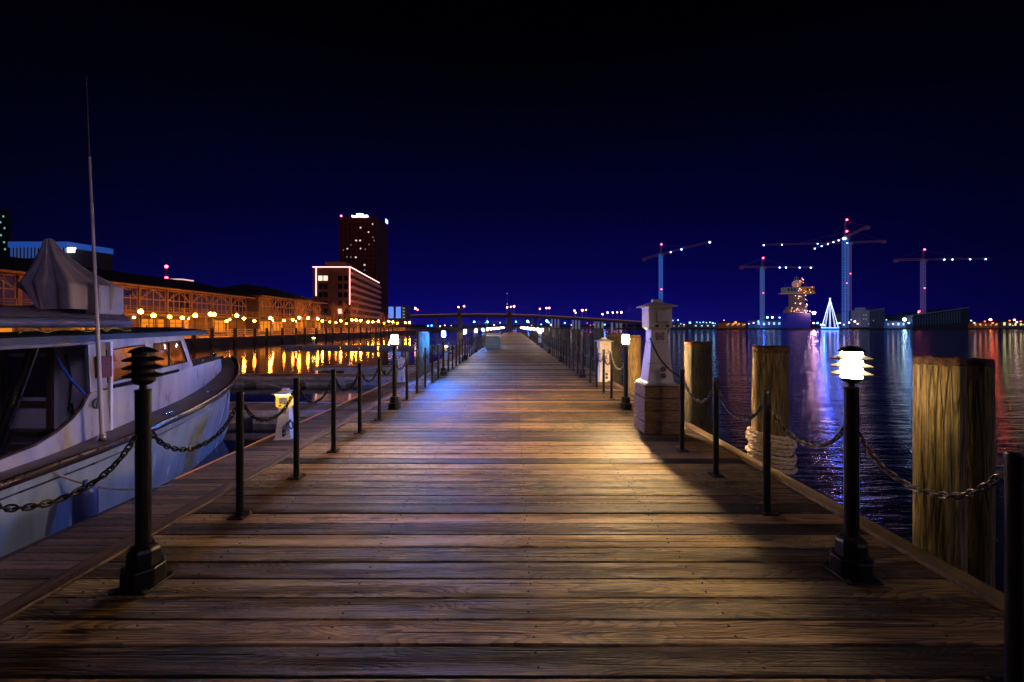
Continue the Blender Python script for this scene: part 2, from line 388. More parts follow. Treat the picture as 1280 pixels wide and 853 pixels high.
deck = mb.build('pier_deck', DECK); paint(deck, tint); struct(deck)
for sx in (-1, 1):
    mb = MB(); y = -3.0; tint = []
    while y < 92:
        ln = 4.2 + rnd.uniform(-.3, .3); n = len(mb.v)
        x0, x1 = (2.345, 2.475) if sx > 0 else (-2.475, -2.345)
        z = .026 + rnd.uniform(-.003, .003)
        # boards of the material run along X, so these planks are built along X and the object is turned
        mb.box(y, y + ln - .008, -x1, -x0, .003, z)
        c = (rnd.random(), rnd.random(), .55 + .4 * rnd.random(), 1); tint += [c] * (len(mb.v) - n); y += ln
    o = mb.build('edge_plank', EDGEW, deck, bevel=.006); paint(o, tint); o.rotation_euler = (0, 0, PI/2)
    mb = MB(); mb.box(sx*2.385, sx*2.43, -3, 92, -.42, -.05); mb.build('fascia_beam', DOCKW, deck)
nb = MB(); r2 = random.Random(5)
for i in range(int(16 / .152)):
    y = -0.6 + i * .152
    for jx in (-2.2, -1.72, -.82, .09, 1.0, 1.92):
        for k in (.045, .108):
            x = jx + r2.uniform(-.018, .018); yy = -3 + .152 * round((y + 3) / .152) + k + r2.uniform(-.008, .008)
            nb.lathe([(.0052, .0012), (.0046, .0042), (.0008, .0046)], 8, (x, yy, 0))
o = nb.build('nail', mat('rusty_nail', (.03, .018, .012), (.012, .008, .006), 60, .6, .4), deck); o['kind'] = 'stuff'
proto = None
for y in range(0, 90, 6):
    for sx in (-1.7, 1.7):
        if proto is None:
            m = MB(); m.lathe([(.16, -1.2), (.15, 1.2)], 12)
            proto = m.build('support_pile', PILE, deck); o = proto
        else:
            o = proto.copy(); COL.objects.link(o); o.parent = deck
        o.location = (sx, y + .5, -1.3)

# ------------------------------------------------------------------ bollard lamps, chain posts and chains
def make_lamp():
    t = thing('bollard_lamp', (0, 0, 0), 'x', 'lamp')
    m = MB(); m.lathe([(.135, .002), (.135, .012)], 4, ang=PI/4); m.lathe([(.098, .012), (.098, .10), (.094, .108)], 8, ang=PI/8)
    m.lathe([(.074, .108), (.074, .185), (.066, .20), (.05, .215)], 8, ang=PI/8)
    bs = m.build('base', BLACK, t, bevel=.004)
    for a in range(4):
        q = PI/4 + a * PI/2; m = MB(); m.lathe([(.011, .012), (.011, .026), (.006, .028)], 6, (.118*math.cos(q), .118*math.sin(q), 0)); m.build('bolt', BOLT, bs)
    m = MB(); m.lathe([(.034, .21), (.034, 1.02), (.036, 1.022), (.036, 1.035), (.032, 1.037)], 24); m.build('pole', BLACK, t, 40)
    m = MB(); m.lathe([(.016, 1.034), (.016, 1.058), (.036, 1.066), (.052, 1.082), (.052, 1.088)], 24); m.build('neck', BLACK, t, 50)
    m = MB(); m.lathe([(.047, 1.088), (.047, 1.236)], 20, cap=False); m.build('lens', LENS['off'], t, 60)
    for z in (1.118, 1.160, 1.202):
        m = MB(); m.ring([(.051, z + .003), (.084, z - .013), (.086, z - .0065), (.051, z + .0095)], 28); m.build('louvre', LOUVRE, t, 60)
    m = MB(); m.lathe([(.045, 1.236), (.062, 1.232), (.062, 1.237), (.050, 1.248), (.030, 1.258), (.010, 1.264), (.001, 1.265)], 28); m.build('cap', BLACK, t, 60)
    m = MB()
    m.tube([(0, -.045, .778), (0, -.06, .785), (0, -.058, .80), (0, .058, .80), (0, .06, .785), (0, .045, .778)], .005, 6)
    m.build('chain_eye', BLACK, t)
    return t
def make_post():
    t = thing('chain_post', (0, 0, 0), 'x', 'post')
    m = MB(); m.lathe([(.080, .002), (.080, .010)], 4, ang=PI/4); p = m.build('base_plate', BLACK, t, bevel=.002)
    for a in range(4):
        q = a * PI/2 + PI/4; m = MB(); m.lathe([(.009, .010), (.009, .022), (.004, .023)], 6, (.062*math.cos(q), .062*math.sin(q), 0)); m.build('bolt', BOLT, p)
    m = MB(); m.lathe([(.025, .009), (.025, .875)], 18); m.build('pole', BLACK, t, 40)
    m = MB(); m.lathe([(.027, .875), (.027, .893), (.023, .900), (.007, .903)], 18); m.build('cap', BLACK, t, 40)
    m = MB()
    m.tube([(0, -.033, .78), (0, -.046, .787), (0, -.044, .80), (0, .044, .80), (0, .046, .787), (0, .033, .78)], .004, 6)
    m.build('chain_eye', BLACK, t)
    return t
def chain_mesh(span, sag, link=.044, wire=.0048, z=.79, name='chain', m_=None, seg=(12, 6)):
    mb = MB()
    def pt(u):
        c = math.cosh; k = 2.2
        return Vector((0, u*span, z - sag * (1 - (c(k*(2*u-1)) - 1) / (c(k) - 1))))
    pts = [pt(i/400) for i in range(401)]; acc = [0]
    for a, b in zip(pts, pts[1:]): acc.append(acc[-1] + (b-a).length)
    n = max(4, round(acc[-1] / (link * .74)))
    def at(s):
        for i in range(400):
            if acc[i+1] >= s: return pts[i].lerp(pts[i+1], (s-acc[i]) / max(1e-9, acc[i+1]-acc[i]))
        return pts[-1]
    step = acc[-1] / n
    for i in range(n):
        a = at(i*step); b = at((i+1)*step); c = (a+b)/2; d_ = (b-a).normalized()
        side = Vector((1, 0, 0)) if i % 2 else d_.cross(Vector((1, 0, 0))).normalized()
        side = (side + .25 * math.sin(i * 1.7) * d_.cross(side)).normalized()
        L2 = step * .5 + wire * 1.6; W2 = wire * 2.6; path = []
        for k in range(seg[0]):
            t = 2*PI*k/seg[0]; ct, st_ = math.cos(t), math.sin(t)
            ex = (abs(ct)**.75) * (1 if ct > 0 else -1)
            path.append(c + d_*L2*ex + side*W2*st_)
        mb.tube(path, wire, seg[1], closed=True)
    return mb.mesh(name, m_ or STEEL, 60)

XL, XR = -1.966, 1.87
LY = [2.12, 6.62, 11.3, 16.4, 21.3] + [21.3 + 4.9*i for i in range(1, 14)]
RY = [2.2, 6.6, 10.7, 15.5, 20.4] + [20.4 + 4.9*i for i in range(1, 15)]
LC = ['off', 'cool', 'blue', 'white', 'white', 'blue', 'cool'] + ['far'] * 20
RC = ['near', 'warm', 'off', 'off', 'off'] + ['far'] * 20
LDESC = ['unlit black bollard lamp with louvred head in front of the moored boat', 'white-lit bollard lamp in front of the white power pedestal on the dock', 'blue-lit bollard lamp just past the blue-grey piling']
RDESC = ['brightly lit bollard lamp beside the thick nearest piling', 'lit bollard lamp just behind the white pedestal on planks', 'unlit bollard lamp with orange water reflections behind it']
lamp = make_lamp(); postp = make_post()
lamp_used = post_used = False
def put_lamp(x, y, col, label):
    global lamp_used
    sw = {'lens': LENS[col]}
    if col == 'off': sw['louvre'] = BLACK
    if not lamp_used:
        lamp_used = True; o = lamp; o.location = (x, y, .0); o['label'] = label
        for c in o.children:
            if c.name.split('.')[0] == 'lens': c.data = c.data.copy(); c.data.materials.clear(); c.data.materials.append(LENS[col])
            if col == 'off' and c.name.split('.')[0] == 'louvre': c.data = c.data.copy(); c.data.materials.clear(); c.data.materials.append(BLACK)
        o['group'] = 'bollard lamps along the pier'
    else:
        o = dup(lamp, (x, y, 0), label, group='bollard lamps along the pier', swap=sw, skip=('bolt',) if y > 12 else ())
        if col != 'off':
            for c in o.children:
                if c.name.split('.')[0] == 'louvre': c.data = c.data.copy(); c.data.materials.clear(); c.data.materials.append(LOUVRE)
    if col == 'near':
        for c in o.children:
            if c.name.split('.')[0] == 'louvre': c.scale = (1.07, 1.07, 1)
    return o
def put_post(x, y, label):
    global post_used
    if not post_used:
        post_used = True; postp.location = (x, y, 0); postp['label'] = label; postp['group'] = 'black chain posts along the pier'; return postp
    return dup(postp, (x, y, 0), label, group='black chain posts along the pier', skip=('bolt',) if y > 7.5 else (('bolt', 'chain_eye', 'cap') if y > 25 else ()))
cm = {'steel': chain_mesh(.72, .17), 'dark': chain_mesh(.72, .17, name='chain_dark', m_=BLACKCHAIN), 'far': chain_mesh(.72, .17, link=.06, wire=.006, name='chain_far', seg=(8, 4), m_=BLACKCHAIN)}
def put_chain(x, y0, y1, label, kind):
    o = bpy.data.objects.new('rail_chain', cm[kind]); COL.objects.link(o)
    o.location = (x, y0, 0); o.scale = (1, (y1 - y0) / .72, 1)
    tag(o, label, 'chain', 'chains slung between the posts'); return o

for side, X, YS, CS, D in (('boat', XL, LY, LC, LDESC), ('open-water', XR, RY, RC, RDESC)):
    pos = [('p', 1.36 if X < 0 else 1.485, 0, 0)]
    for i, y in enumerate(YS):
        pos.append(('l', y, i, 0))
        if y > 44 or i == len(YS) - 1: continue
        ny = YS[i+1]
        if X > 0 and i == 1: ys = [7.55, 8.2, 8.9, 9.62]
        else: ys = [y + (ny - y) * k / 6 for k in range(1, 6)]
        for k, yy in enumerate(ys):
            if X > 0 and 4.7 < yy < 6.2: continue
            pos.append(('p', yy, i, k + 1))
    prev = None; sidename = 'boat side' if X < 0 else 'open-water side'
    for kind, y, i, k in pos:
        if kind == 'l':
            lab = D[i] if i < len(D) else '%s bollard lamp, %s from the near end on the pier\'s %s' % ('unlit black' if CS[i] == 'off' else 'lit', ORD[i], sidename)
            put_lamp(X, y, CS[i], lab); me = lab; where = '%s lamp on the %s' % (ORD[i], sidename)
        else:
            if k == 0: where = 'post before the first lamp on the %s' % sidename; lab = 'slim black chain ' + where
            else:
                where = 'post %s past the %s lamp, %s' % (ORD[k-1], ORD[i], sidename)
                lab = 'slim black chain ' + where
            put_post(X, y, lab)
        if prev is not None and y < 46 and y - prev[0] < 1.2:
            put_chain(X, prev[0] + .05, y - .05, 'sagging chain starting at the ' + prev[1], ('steel' if X > 0 else 'dark') if y < 12 else 'far')
        prev = (y, where)

# ------------------------------------------------------------------ pilings
def make_pile(name, x, y, r, ztop, label, lean=0, n=36, rings=22, seed=0, base=WATER - .6, group='wooden pilings beside the pier', topband=True, wood=None):
    rg = random.Random(seed); h = ztop - base
    ph = [rg.uniform(0, 6.28) for _ in range(6)]
    t = thing(name, (x, y, base), label, 'piling', group)
    def rad(a, z):
        q = r * (1 + .022*math.sin(3*a + ph[0]) + .016*math.sin(7*a + ph[1] + z*.4) + .012*math.sin(13*a + ph[2]) + .010*math.sin(5*a + 2*z + ph[3]))
        return q * (1.03 - .03 * z / h)
    top = h - .070 * (r / .18) if topband else h
    rows = []
    for k in range(rings + 1):
        z = top * k / rings
        rows.append([(rad(2*PI*j/n, z)*math.cos(2*PI*j/n) + lean*z, rad(2*PI*j/n, z)*math.sin(2*PI*j/n), z) for j in range(n + 1)])
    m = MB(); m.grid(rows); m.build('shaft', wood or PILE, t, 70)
    if topband:
        rows = []
        for q, z in ((1.0, top), (1.012, top + .004), (1.008, h - .03), (.985, h - .008), (.93, h), (.5, h + .004), (.02, h + .001)):
            rows.append([((rad(2*PI*j/n, z) * q + (.004*math.sin(11*j) if q > .95 else 0))*math.cos(2*PI*j/n) + lean*z, rad(2*PI*j/n, z)*q*math.sin(2*PI*j/n),
                          z + (.006*math.sin(5*2*PI*j/n + ph[4]) if q > .6 else 0)) for j in range(n + 1)])
        m = MB(); m.grid(rows); m.build('top', PILETOP, t, 50)
    return t
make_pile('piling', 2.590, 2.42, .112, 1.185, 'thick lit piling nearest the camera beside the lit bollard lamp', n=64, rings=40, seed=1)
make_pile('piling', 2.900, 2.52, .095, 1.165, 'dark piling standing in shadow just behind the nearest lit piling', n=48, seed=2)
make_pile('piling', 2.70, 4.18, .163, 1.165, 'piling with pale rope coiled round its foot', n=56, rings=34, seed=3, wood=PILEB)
make_pile('piling', 2.70, 5.80, .182, 1.150, 'piling tinted dim grey between the white pedestal and the roped piling', n=48, seed=4, wood=PILE_DIM)
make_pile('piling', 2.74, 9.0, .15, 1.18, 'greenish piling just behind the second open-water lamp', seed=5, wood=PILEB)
make_pile('piling', 2.74, 10.75, .20, 1.18, 'broad dark piling left of the greenish one', seed=6, wood=PILE_DIM)
rg = random.Random(11); y = 12.6; k = 0
while y < 46:
    make_pile('piling', 2.72 + rg.uniform(-.06, .06), y, rg.uniform(.12, .17), 1.12 + rg.uniform(-.02, .22), '%s piling in the far row past the broad dark piling' % ORD[k], n=14, rings=6, seed=20 + k, group='far row of pilings on the open-water side', topband=False, wood=PILE_DIM)
    y += rg.uniform(1.15, 1.6); k += 1
make_pile('piling', -2.68, 11.9, .185, 1.23, 'piling tinted dim blue-grey beside the blue-lit lamp on the boat side', seed=60, wood=PILE_DIM)
for k, y in enumerate((20.2, 28.4, 36.5)):
    make_pile('piling', -2.68, y, .15, 1.15, '%s slim piling past the blue-grey one on the boat side' % ORD[k], n=14, rings=6, seed=61 + k)

# rope coil
t = MB()
rgr = random.Random(4); turns = 9; path = []
cx, cy = 2.70, 4.18
for i in range(turns * 56 + 1):
    u = i / 56; a = 2*PI*u
    r = .193 + .010*math.sin(u*2.1) + (.018 if 2.5 < u < 4.2 else 0) + .012*math.sin(u*.9 + 1)
    z = -.10 + .041 * u + .010*math.sin(a + .6) - .03*math.cos(a)
    path.append(Vector((cx + r*math.cos(a), cy + r*math.sin(a), z)))
for s in range(3):
    sp_ = []
    for i, p in enumerate(path):
        a = i * .62 + s * 2*PI/3
        rad = (p - Vector((cx, cy, p.z))).normalized()
        sp_.append(p + rad * math.cos(a) * .0105 + Vector((0, 0, 1)) * math.sin(a) * .0105)
    t.tube(sp_, .0125, 7)
tag(t.build('rope_coil', ROPE, smooth=60), 'thick pale rope wound around the foot of the piling', 'rope')

# ------------------------------------------------------------------ power pedestals
PEDLIT = glow('pedestal_lamp_band', (1.0, .66, .14), 55.0)
YEL = mat('yellow_sticker', (.75, .5, .06), (.6, .4, .05), 30, .5)
GREY = mat('grey_socket', (.08, .075, .08), (.04, .04, .04), 30, .5)
def pyramid(m, prof, rot=PI/4):
    return m.lathe([(r * 1.4142, z) for r, z in prof], 4, ang=rot)
def make_pedestal(loc, label, lit=False, rz=0):
    t = thing('power_pedestal', loc, label, 'power pedestal', 'marina power pedestals', rz)
    m = MB(); pyramid(m, [(.185, 0), (.185, .018), (.165, .022), (.112, .52), (.105, .53)]); b = m.build('tower', PEDW, t, bevel=.012)
    for z in (.10, .185):
        m = MB(); m.tube([(.03, -.155 + z*.1, z), (.03, -.178 + z*.1, z + .004)], .036, 14); s = m.build('socket', GREY, b)
    m = MB(); m.box(-.165, .165, -.1505, -.148, .262, .266); m.build('seam', GREY, b)
    m = MB(); pyramid(m, [(.108, .53), (.108, .69)]); c = m.build('neck', PEDW, t, bevel=.008)
    m = MB(); m.box(-.055, .06, -.1125, -.1085, .56, .66); m.build('label_plate', mat('label_print', (.42, .30, .34), (.18, .10, .14), 40, .5), c)
    m = MB(); pyramid(m, [(.108, .69), (.148, .725), (.148, .97)]); h = m.build('head', glow('amber_light_painted_head', (1.0, .58, .02), .8, (.6, .5, .3)) if lit else PEDW, t, bevel=.012)  # lit heads: lamp band's amber light painted on as emission
    m = MB(); m.prism([(-.148, .95), (-.148, .78), (-.176, .80), (-.180, .92)], 'x', -.06, .10); m.build('cover_flap', PEDW, h, bevel=.006)
    m = MB(); m.tube([(.06, -.176, .79), (.06, -.185, .79)], .022, 12); m.build('round_lock', mat('lock_grey', (.3, .27, .3), (.2, .18, .2), 30, .4), h)
    for x in (-.05, .085):
        m = MB(); m.tube([(x - .02, -.150, .742), (x + .02, -.156, .75)], .017, 8); m.build('outlet', GREY, h)
    m = MB(); m.box(.01, .05, -.1525, -.149, .953, .968); m.build('sticker', YEL, h)
    m = MB(); pyramid(m, [(.150, .97), (.150, .993)]); m.build('lamp_band', PEDLIT if lit else PEDW, t)
    m = MB(); pyramid(m, [(.205, .993), (.208, 1.003), (.07, 1.055), (.06, 1.058)]); r = m.build('roof', PEDW, t, bevel=.006)
    m = MB(); pyramid(m, [(.055, 1.058), (.055, 1.092), (.048, 1.098)]); m.build('finial', PEDW, r, bevel=.004)
    return t
# the near one stands on a box of stacked treated planks
BX0, BX1, BY0, BY1 = 1.675, 2.135, 5.06, 5.50
t = thing('plank_box', ((BX0+BX1)/2, (BY0+BY1)/2, 0), 'square plinth box of four stacked plank courses under the white pedestal', 'wooden box')
rg = random.Random(8)
for k in range(4):
    z0 = .004 + k*.153; z1 = z0 + .144
    m = MB(); j = rg.uniform(-.006, .006)
    hx, hy = (BX1-BX0)/2, (BY1-BY0)/2
    for sx in (-1, 1): m.box(sx*hx + j - (.038 if sx > 0 else 0), sx*hx + j + (0 if sx > 0 else .038), -hy + .041, hy - .041, z0, z1)
    for sy in (-1, 1): m.box(-hx + j, hx + j, sy*hy - (.038 if sy > 0 else 0), sy*hy + (0 if sy > 0 else .038), z0, z1)
    m.build('plank_course', CRATE, t, bevel=.006)
    m = MB()
    for sx in (-1, 1): 
        for zz in (.04, .11): m.tube([(sx*(hx-.035), -hy - .003, z0 + zz), (sx*(hx-.035), -hy + .004, z0 + zz)], .006, 8)
    m.build('screw', BOLT, t)
m = MB(); m.box(-hx + .012, hx - .012, -hy + .012, hy - .012, .618, .632); m.build('lid', mat('lid_grey', (.62, .56, .55), (.45, .4, .4), 6, .5), t, bevel=.004)
make_pedestal(((BX0+BX1)/2, (BY0+BY1)/2, .634), 'tall white power pedestal with hip roof standing on the plank box')
# black cord
m = MB(); P0 = Vector((1.76, 5.10, 1.22)); P1 = Vector((1.87, 4.42, .80)); pts = []
for i in range(25):
    u = i/24; p = P0.lerp(P1, u); p.z -= .06*math.sin(PI*u); p.x -= .03*math.sin(PI*u); pts.append(p)
tag(m.tube(pts, .011, 8).build('extension_lead', BLACK, smooth=60), 'black cord hanging from the white pedestal to a chain post', 'cord')

# ------------------------------------------------------------------ floating docks (boat side)
DZ = -1.10
FLOAT = mat('float_grey', (.60, .57, .64), (.36, .34, .40), 5, .6, bump=.2)
mb, tint = boards(-3.0, 74, .15, -5.40, -3.1, -.05, 0, random.Random(9))
dock = mb.build('dock', DOCKW, loc=(0, 0, DZ)); paint(dock, tint); struct(dock)
m = MB(); m.box(-5.46, -5.402, -3, 74, -.20, .015); m.build('edge_beam', EDGEW, dock, bevel=.012)
m = MB(); m.box(-5.445, -5.415, 6.4, 40, .016, .028); m.build('painted_glint', glow('painted_sodium_glint', (1.0, .26, .06), .30, (.2, .12, .06)), dock)  # reflected sodium light imitated by an added glowing strip
m = MB(); m.box(-5.38, -3.15, -3, 74, -.45, -.055); m.build('float', FLOAT, dock)
FING = [(12.3, 7.5), (20.2, 14), (24.6, 6.5), (53, 25)]
def make_finger(y, ln, label):
    t = thing('finger_dock', (-5.47, y, DZ), label, 'finger dock', 'finger docks off the floating dock')
    mb = MB(); n = int(ln / .15); tint = []; rg = random.Random(int(y))
    # boards laid across the finger
    for i in range(n):
        k = len(mb.v); mb.box(-.6, .6, i*.15 + .003, (i+1)*.15 - .003, -.04, rg.uniform(-.004, .002))
        c = (rg.random(), rg.random(), rg.random(), 1); tint += [c]*(len(mb.v)-k)
    o = mb.build('boards', DOCKW, t); paint(o, tint); o.rotation_euler = (0, 0, PI/2)
    m = MB()
    for s in (-1, 1): m.box(-ln, -.02, s*.66 - .055, s*.66 + .055, -.16, .01)
    m.build('edge_beam', FLOAT, t, bevel=.01)
    m = MB()
    for i in range(int(ln / 2.5)): m.box(-i*2.5 - 2.2, -i*2.5 - .3, -.55, .55, -.5, -.045)
    m.build('float', FLOAT, t)
    return t
for k, (y, ln) in enumerate(FING): make_finger(y, ln, '%s grey finger dock beyond the boat\'s bow, counting outward' % ORD[k])
make_pedestal((-5.05, 8.85, DZ), 'white pedestal with glowing yellow band on the dock near the boat bow', True, .15)
make_pedestal((-5.0, 17.9, DZ), 'white power pedestal on the dock behind the white-lit bollard lamp', False, .1)
make_pedestal((-5.0, 30.0, DZ), 'small far pedestal with lit band on the dock past the blue lamp', True, .1)
make_pedestal((-26.5, 53, DZ), 'small lit pedestal near the outer end of the farthest finger dock', True, 0)
make_pedestal((2.30, 10.05, .0), 'white pedestal on the pier in front of the broad dark piling', False, 0)
# pedestal shore cord
m = MB(); pts = []
for i in range(40):
    u = i/39; a = u * 2*PI*1.6
    pts.append(Vector((-4.83 + .10*math.cos(a)*u, 8.66 - .03*u, DZ + .45 - .22*u + .18*math.sin(a)*u)))
tag(m.tube(pts, .014, 7).build('coiled_cord', mat('blue_cord', (.05, .08, .25), (.03, .04, .12), 20, .4), smooth=60), 'dark blue cord looped on the pedestal near the boat bow', 'cord')
# cleat on the dock
m = MB(); m.tube([(-.16, 0, .06), (-.05, 0, .075), (.05, 0, .075), (.16, 0, .06)], .018, 8)
for s in (-.05, .05): m.lathe([(.03, 0), (.018, .07)], 10, (s, 0, 0))
o = m.build('dock_cleat', mat('cleat_metal', (.5, .5, .5), (.3, .3, .3), 20, .3, .9), loc=(-5.15, 13.4, DZ), smooth=50); o.rotation_euler = (0, 0, PI/2)
tag(o, 'metal mooring cleat on the dock beside the first finger dock', 'cleat')

# ------------------------------------------------------------------ the boat
CXB = -7.30
HULL = mat('hull_gelcoat', (.27, .33, .40), (.16, .21, .27), 3.2, .24, stretch=(1, 1.6, .35), lo=.25, hi=.7)
WHITE = mat('cabin_gelcoat', (.40, .365, .40), (.26, .235, .27), 3.0, .30, stretch=(1, 1.8, .4), lo=.22, hi=.7)
DARKDECK = mat('boat_deck_paint', (.19, .15, .15), (.11, .09, .09), 4, .55, bump=.15)
VARN = mat('varnished_rail', (.035, .016, .010), (.018, .008, .005), 8, .22, stretch=(4, .6, 4))
CANOPY = mat('canopy_dark', (.014, .012, .018), (.008, .007, .01), 6, .5)
def see_through():
    m, nt, b = new_mat('tinted_window_painted_glow'); L = nt.links.new
    tr = N(nt, 'ShaderNodeBsdfTransparent'); tr.inputs[0].default_value = (.92, .80, .72, 1)
    gl = N(nt, 'ShaderNodeBsdfGlossy'); gl.inputs['Roughness'].default_value = .03; gl.inputs['Color'].default_value = (.9, .9, .95, 1)
    fr = N(nt, 'ShaderNodeFresnel'); fr.inputs['IOR'].default_value = 1.5
    nz = N(nt, 'ShaderNodeTexNoise'); nz.inputs['Scale'].default_value = 2.0
    bp = N(nt, 'ShaderNodeBump'); bp.inputs['Strength'].default_value = .05; L(nz.outputs['Fac'], bp.inputs['Height']); L(bp.outputs[0], gl.inputs['Normal'])
    mx = N(nt, 'ShaderNodeMixShader'); L(fr.outputs[0], mx.inputs[0]); L(tr.outputs[0], mx.inputs[1]); L(gl.outputs[0], mx.inputs[2])
    tc = N(nt, 'ShaderNodeTexCoord'); n2 = N(nt, 'ShaderNodeTexNoise'); n2.inputs['Scale'].default_value = 1.7; L(tc.outputs['Object'], n2.inputs['Vector'])
    em = N(nt, 'ShaderNodeEmission'); em.inputs['Color'].default_value = (1.0, .27, .045, 1)  # patchy amber light painted into the panes as emission
    er = N(nt, 'ShaderNodeMapRange'); L(n2.outputs['Fac'], er.inputs['Value']); er.inputs['From Min'].default_value = .40; er.inputs['From Max'].default_value = .62; er.inputs['To Min'].default_value = .0; er.inputs['To Max'].default_value = .26
    L(er.outputs[0], em.inputs['Strength'])
    ad = N(nt, 'ShaderNodeAddShader'); L(mx.outputs[0], ad.inputs[0]); L(em.outputs[0], ad.inputs[1])
    L(ad.outputs[0], nt.nodes['Material Output'].inputs['Surface']); return m
GLASS = see_through()
WOODT = mat('cabin_wood', (.12, .05, .025), (.06, .025, .012), 9, .45, stretch=(3, 3, .6))
CHROME = mat('stainless', (.62, .60, .62), (.45, .44, .46), 30, .16, 1.0)
boat = thing('motor_boat', (CXB, 4.5, WATER), 'white wooden-railed motor boat with open wheelhouse moored beside the dock', 'boat')
OB = Vector((CXB, 4.5, WATER))
def bl(p): return Vector(p) - OB
#        Y      hb    sheer z   hb at waterline   keel z
ST = [(-1.0, 1.42, -.50, 1.30, -1.95), (1.0, 1.50, -.50, 1.38, -2.0), (2.5, 1.55, -.47, 1.43, -2.0), (4.0, 1.58, -.43, 1.45, -2.0), (5.5, 1.57, -.34, 1.40, -2.0),
      (6.4, 1.53, -.25, 1.28, -2.0), (7.2, 1.45, -.16, 1.10, -2.0), (8.0, 1.30, -.05, .85, -2.0), (8.7, 1.09, .07, .58, -1.98), (9.25, .86, .20, .34, -1.9), (9.7, .58, .35, .14, -1.75), (10.0, .34, .47, .03, -1.55), (10.22, .10, .57, .012, -1.2)]
def lerp_st(y):
    for a, b in zip(ST, ST[1:]):
        if a[0] <= y <= b[0]:
            u = (y - a[0]) / (b[0] - a[0]); return [a[i] + (b[i] - a[i]) * u for i in range(5)]
    return ST[0] if y < ST[0][0] else ST[-1]
YS = [-1.0 + 11.22 * (1 - (1 - i/44)**1.35) for i in range(45)]
def hull_rows(side, offs=0.0, t0=0.0, t1=1.0, n=12):
    rows = []
    for y in YS:
        _, hb, zs, hw, zk = lerp_st(y); row = []
        for j in range(n + 1):
            t = t0 + (t1 - t0) * j / n                       # 0 sheer, 1 keel
            z = zs + (zk - zs) * t
            tw = (zs - WATER) / (zs - zk) if zs > zk else .6
            tw = min(.95, max(.2, tw))
            if t <= tw: q = t / tw; x = hb + (hw - hb) * (q ** .75)
            else: q = (t - tw) / (1 - tw); x = hw * (1 - q ** 1.8)
            row.append(bl((CXB + side * (x + offs), y, z)))
        rows.append(row)
    return rows
m = MB(); m.grid(hull_rows(1)); m.grid(hull_rows(-1))
a, b_ = hull_rows(1)[0], hull_rows(-1)[0]; m.grid([a, b_])
hull = m.build('hull', HULL, boat, 60)
# rub rail, stripe, side deck
def sheer(y, side, off=0, dz=0):
    _, hb, zs, hw, zk = lerp_st(y); return bl((CXB + side*(hb + off), y, zs + dz))
for side in (1, -1):
    m = MB(); m.tube([sheer(y, side, .02, 0) for y in YS], .058, 8); m.build('rub_rail', VARN, boat, 60)
    m = MB(); m.tube([sheer(y, side, .055, .035) for y in YS], .016, 6); m.build('rail_strip', mat('brass_strip', (.62, .42, .22), (.4, .26, .13), 12, .3, .9), boat, 60)
    m = MB()
    m.grid([[p for p in r] for r in hull_rows(side, .005, .10, .115, 1)]); m.build('hull_stripe', mat('black_stripe', (.02, .02, .03), (.012, .012, .02), 10, .3), boat)
m = MB()
m.grid([[sheer(y, 1, -.02, .0), bl((CXB, y, lerp_st(y)[2] + .05)), sheer(y, -1, -.02, .0)] for y in YS if y > 6.0]); m.build('fore_deck', DARKDECK, boat, 60)
for side in (1, -1):
    m = MB()
    m.grid([[sheer(y, side, -.02, .004), sheer(y, side, -.62, .02)] for y in YS if y <= 6.4]); m.build('side_deck', DARKDECK, boat, 60)
m = MB(); m.quad(bl((CXB - 1.3, -1, -1.0)), bl((CXB + 1.3, -1, -1.0)), bl((CXB + 1.2, 6.3, -1.0)), bl((CXB - 1.2, 6.3, -1.0))); m.build('cockpit_sole', DARKDECK, boat)
# cabin side wall: stations (Y, X offset from centre, bottom z, top z)
def wallx(y):
    pts = [(-1, 1.18), (4, 1.22), (5.2, 1.16), (6.0, 1.04), (7.0, .90), (8.0, .78), (9.0, .50), (9.55, .33)]
    for a, b in zip(pts, pts[1:]):
        if a[0] <= y <= b[0]: return a[1] + (b[1]-a[1]) * (y-a[0]) / (b[0]-a[0])
    return pts[-1][1]
def walltop(y):
    pts = [(-1, -.26), (3.5, -.27), (4.7, -.24), (5.15, -.17), (5.45, -.06), (5.65, .06), (5.8, .20), (5.88, .33), (5.92, .385), (6.7, .39), (7.6, .49), (8.5, .56), (9.55, .60)]
    for a, b in zip(pts, pts[1:]):
        if a[0] <= y <= b[0]: return a[1] + (b[1]-a[1]) * (y-a[0]) / (b[0]-a[0])
    return pts[-1][1]
WY = [-1, 1, 2.5, 3.5, 4.2, 4.7, 4.95, 5.15, 5.3, 5.45, 5.55, 5.65, 5.73, 5.8, 5.85, 5.9, 5.93, 6.3, 6.8, 7.3, 7.8, 8.3, 8.7, 9.1, 9.55]
for side in (1, -1):
    m = MB(); rows_o, rows_i = [], []
    for y in WY:
        zb = lerp_st(y)[2] - .03; zt = walltop(y); x = wallx(y)
        rows_o.append([bl((CXB + side*x, y, zb)), bl((CXB + side*(x - .012), y, (zb+zt)/2)), bl((CXB + side*(x - .03), y, zt))])
        rows_i.append([bl((CXB + side*(x - .07), y, zt)), bl((CXB + side*(x - .07), y, min(zb, -.9) if y < 6.2 else zb))])
    m.grid([r + q for r, q in zip(rows_o, rows_i)]); w_ = m.build('trunk_side', WHITE, boat, 50)
    m = MB(); m.tube([bl((CXB + side*(wallx(y) - .05), y, walltop(y) + .006)) for y in WY if 3.4 < y < 5.95], .028, 6)
    m.build('coaming_trim', mat('dark_trim', (.06, .035, .04), (.03, .02, .022), 10, .4), boat, 60)
    m = MB(); m.box(0, .012, 0, .07, -.06, .06)
    if side == 1:
        p = bl((CXB + wallx(9.2) + .0, 9.15, .41)); m.build('name_plate', mat('cream_plate', (.6, .52, .44), (.4, .34, .28), 20, .5), boat, loc=p)
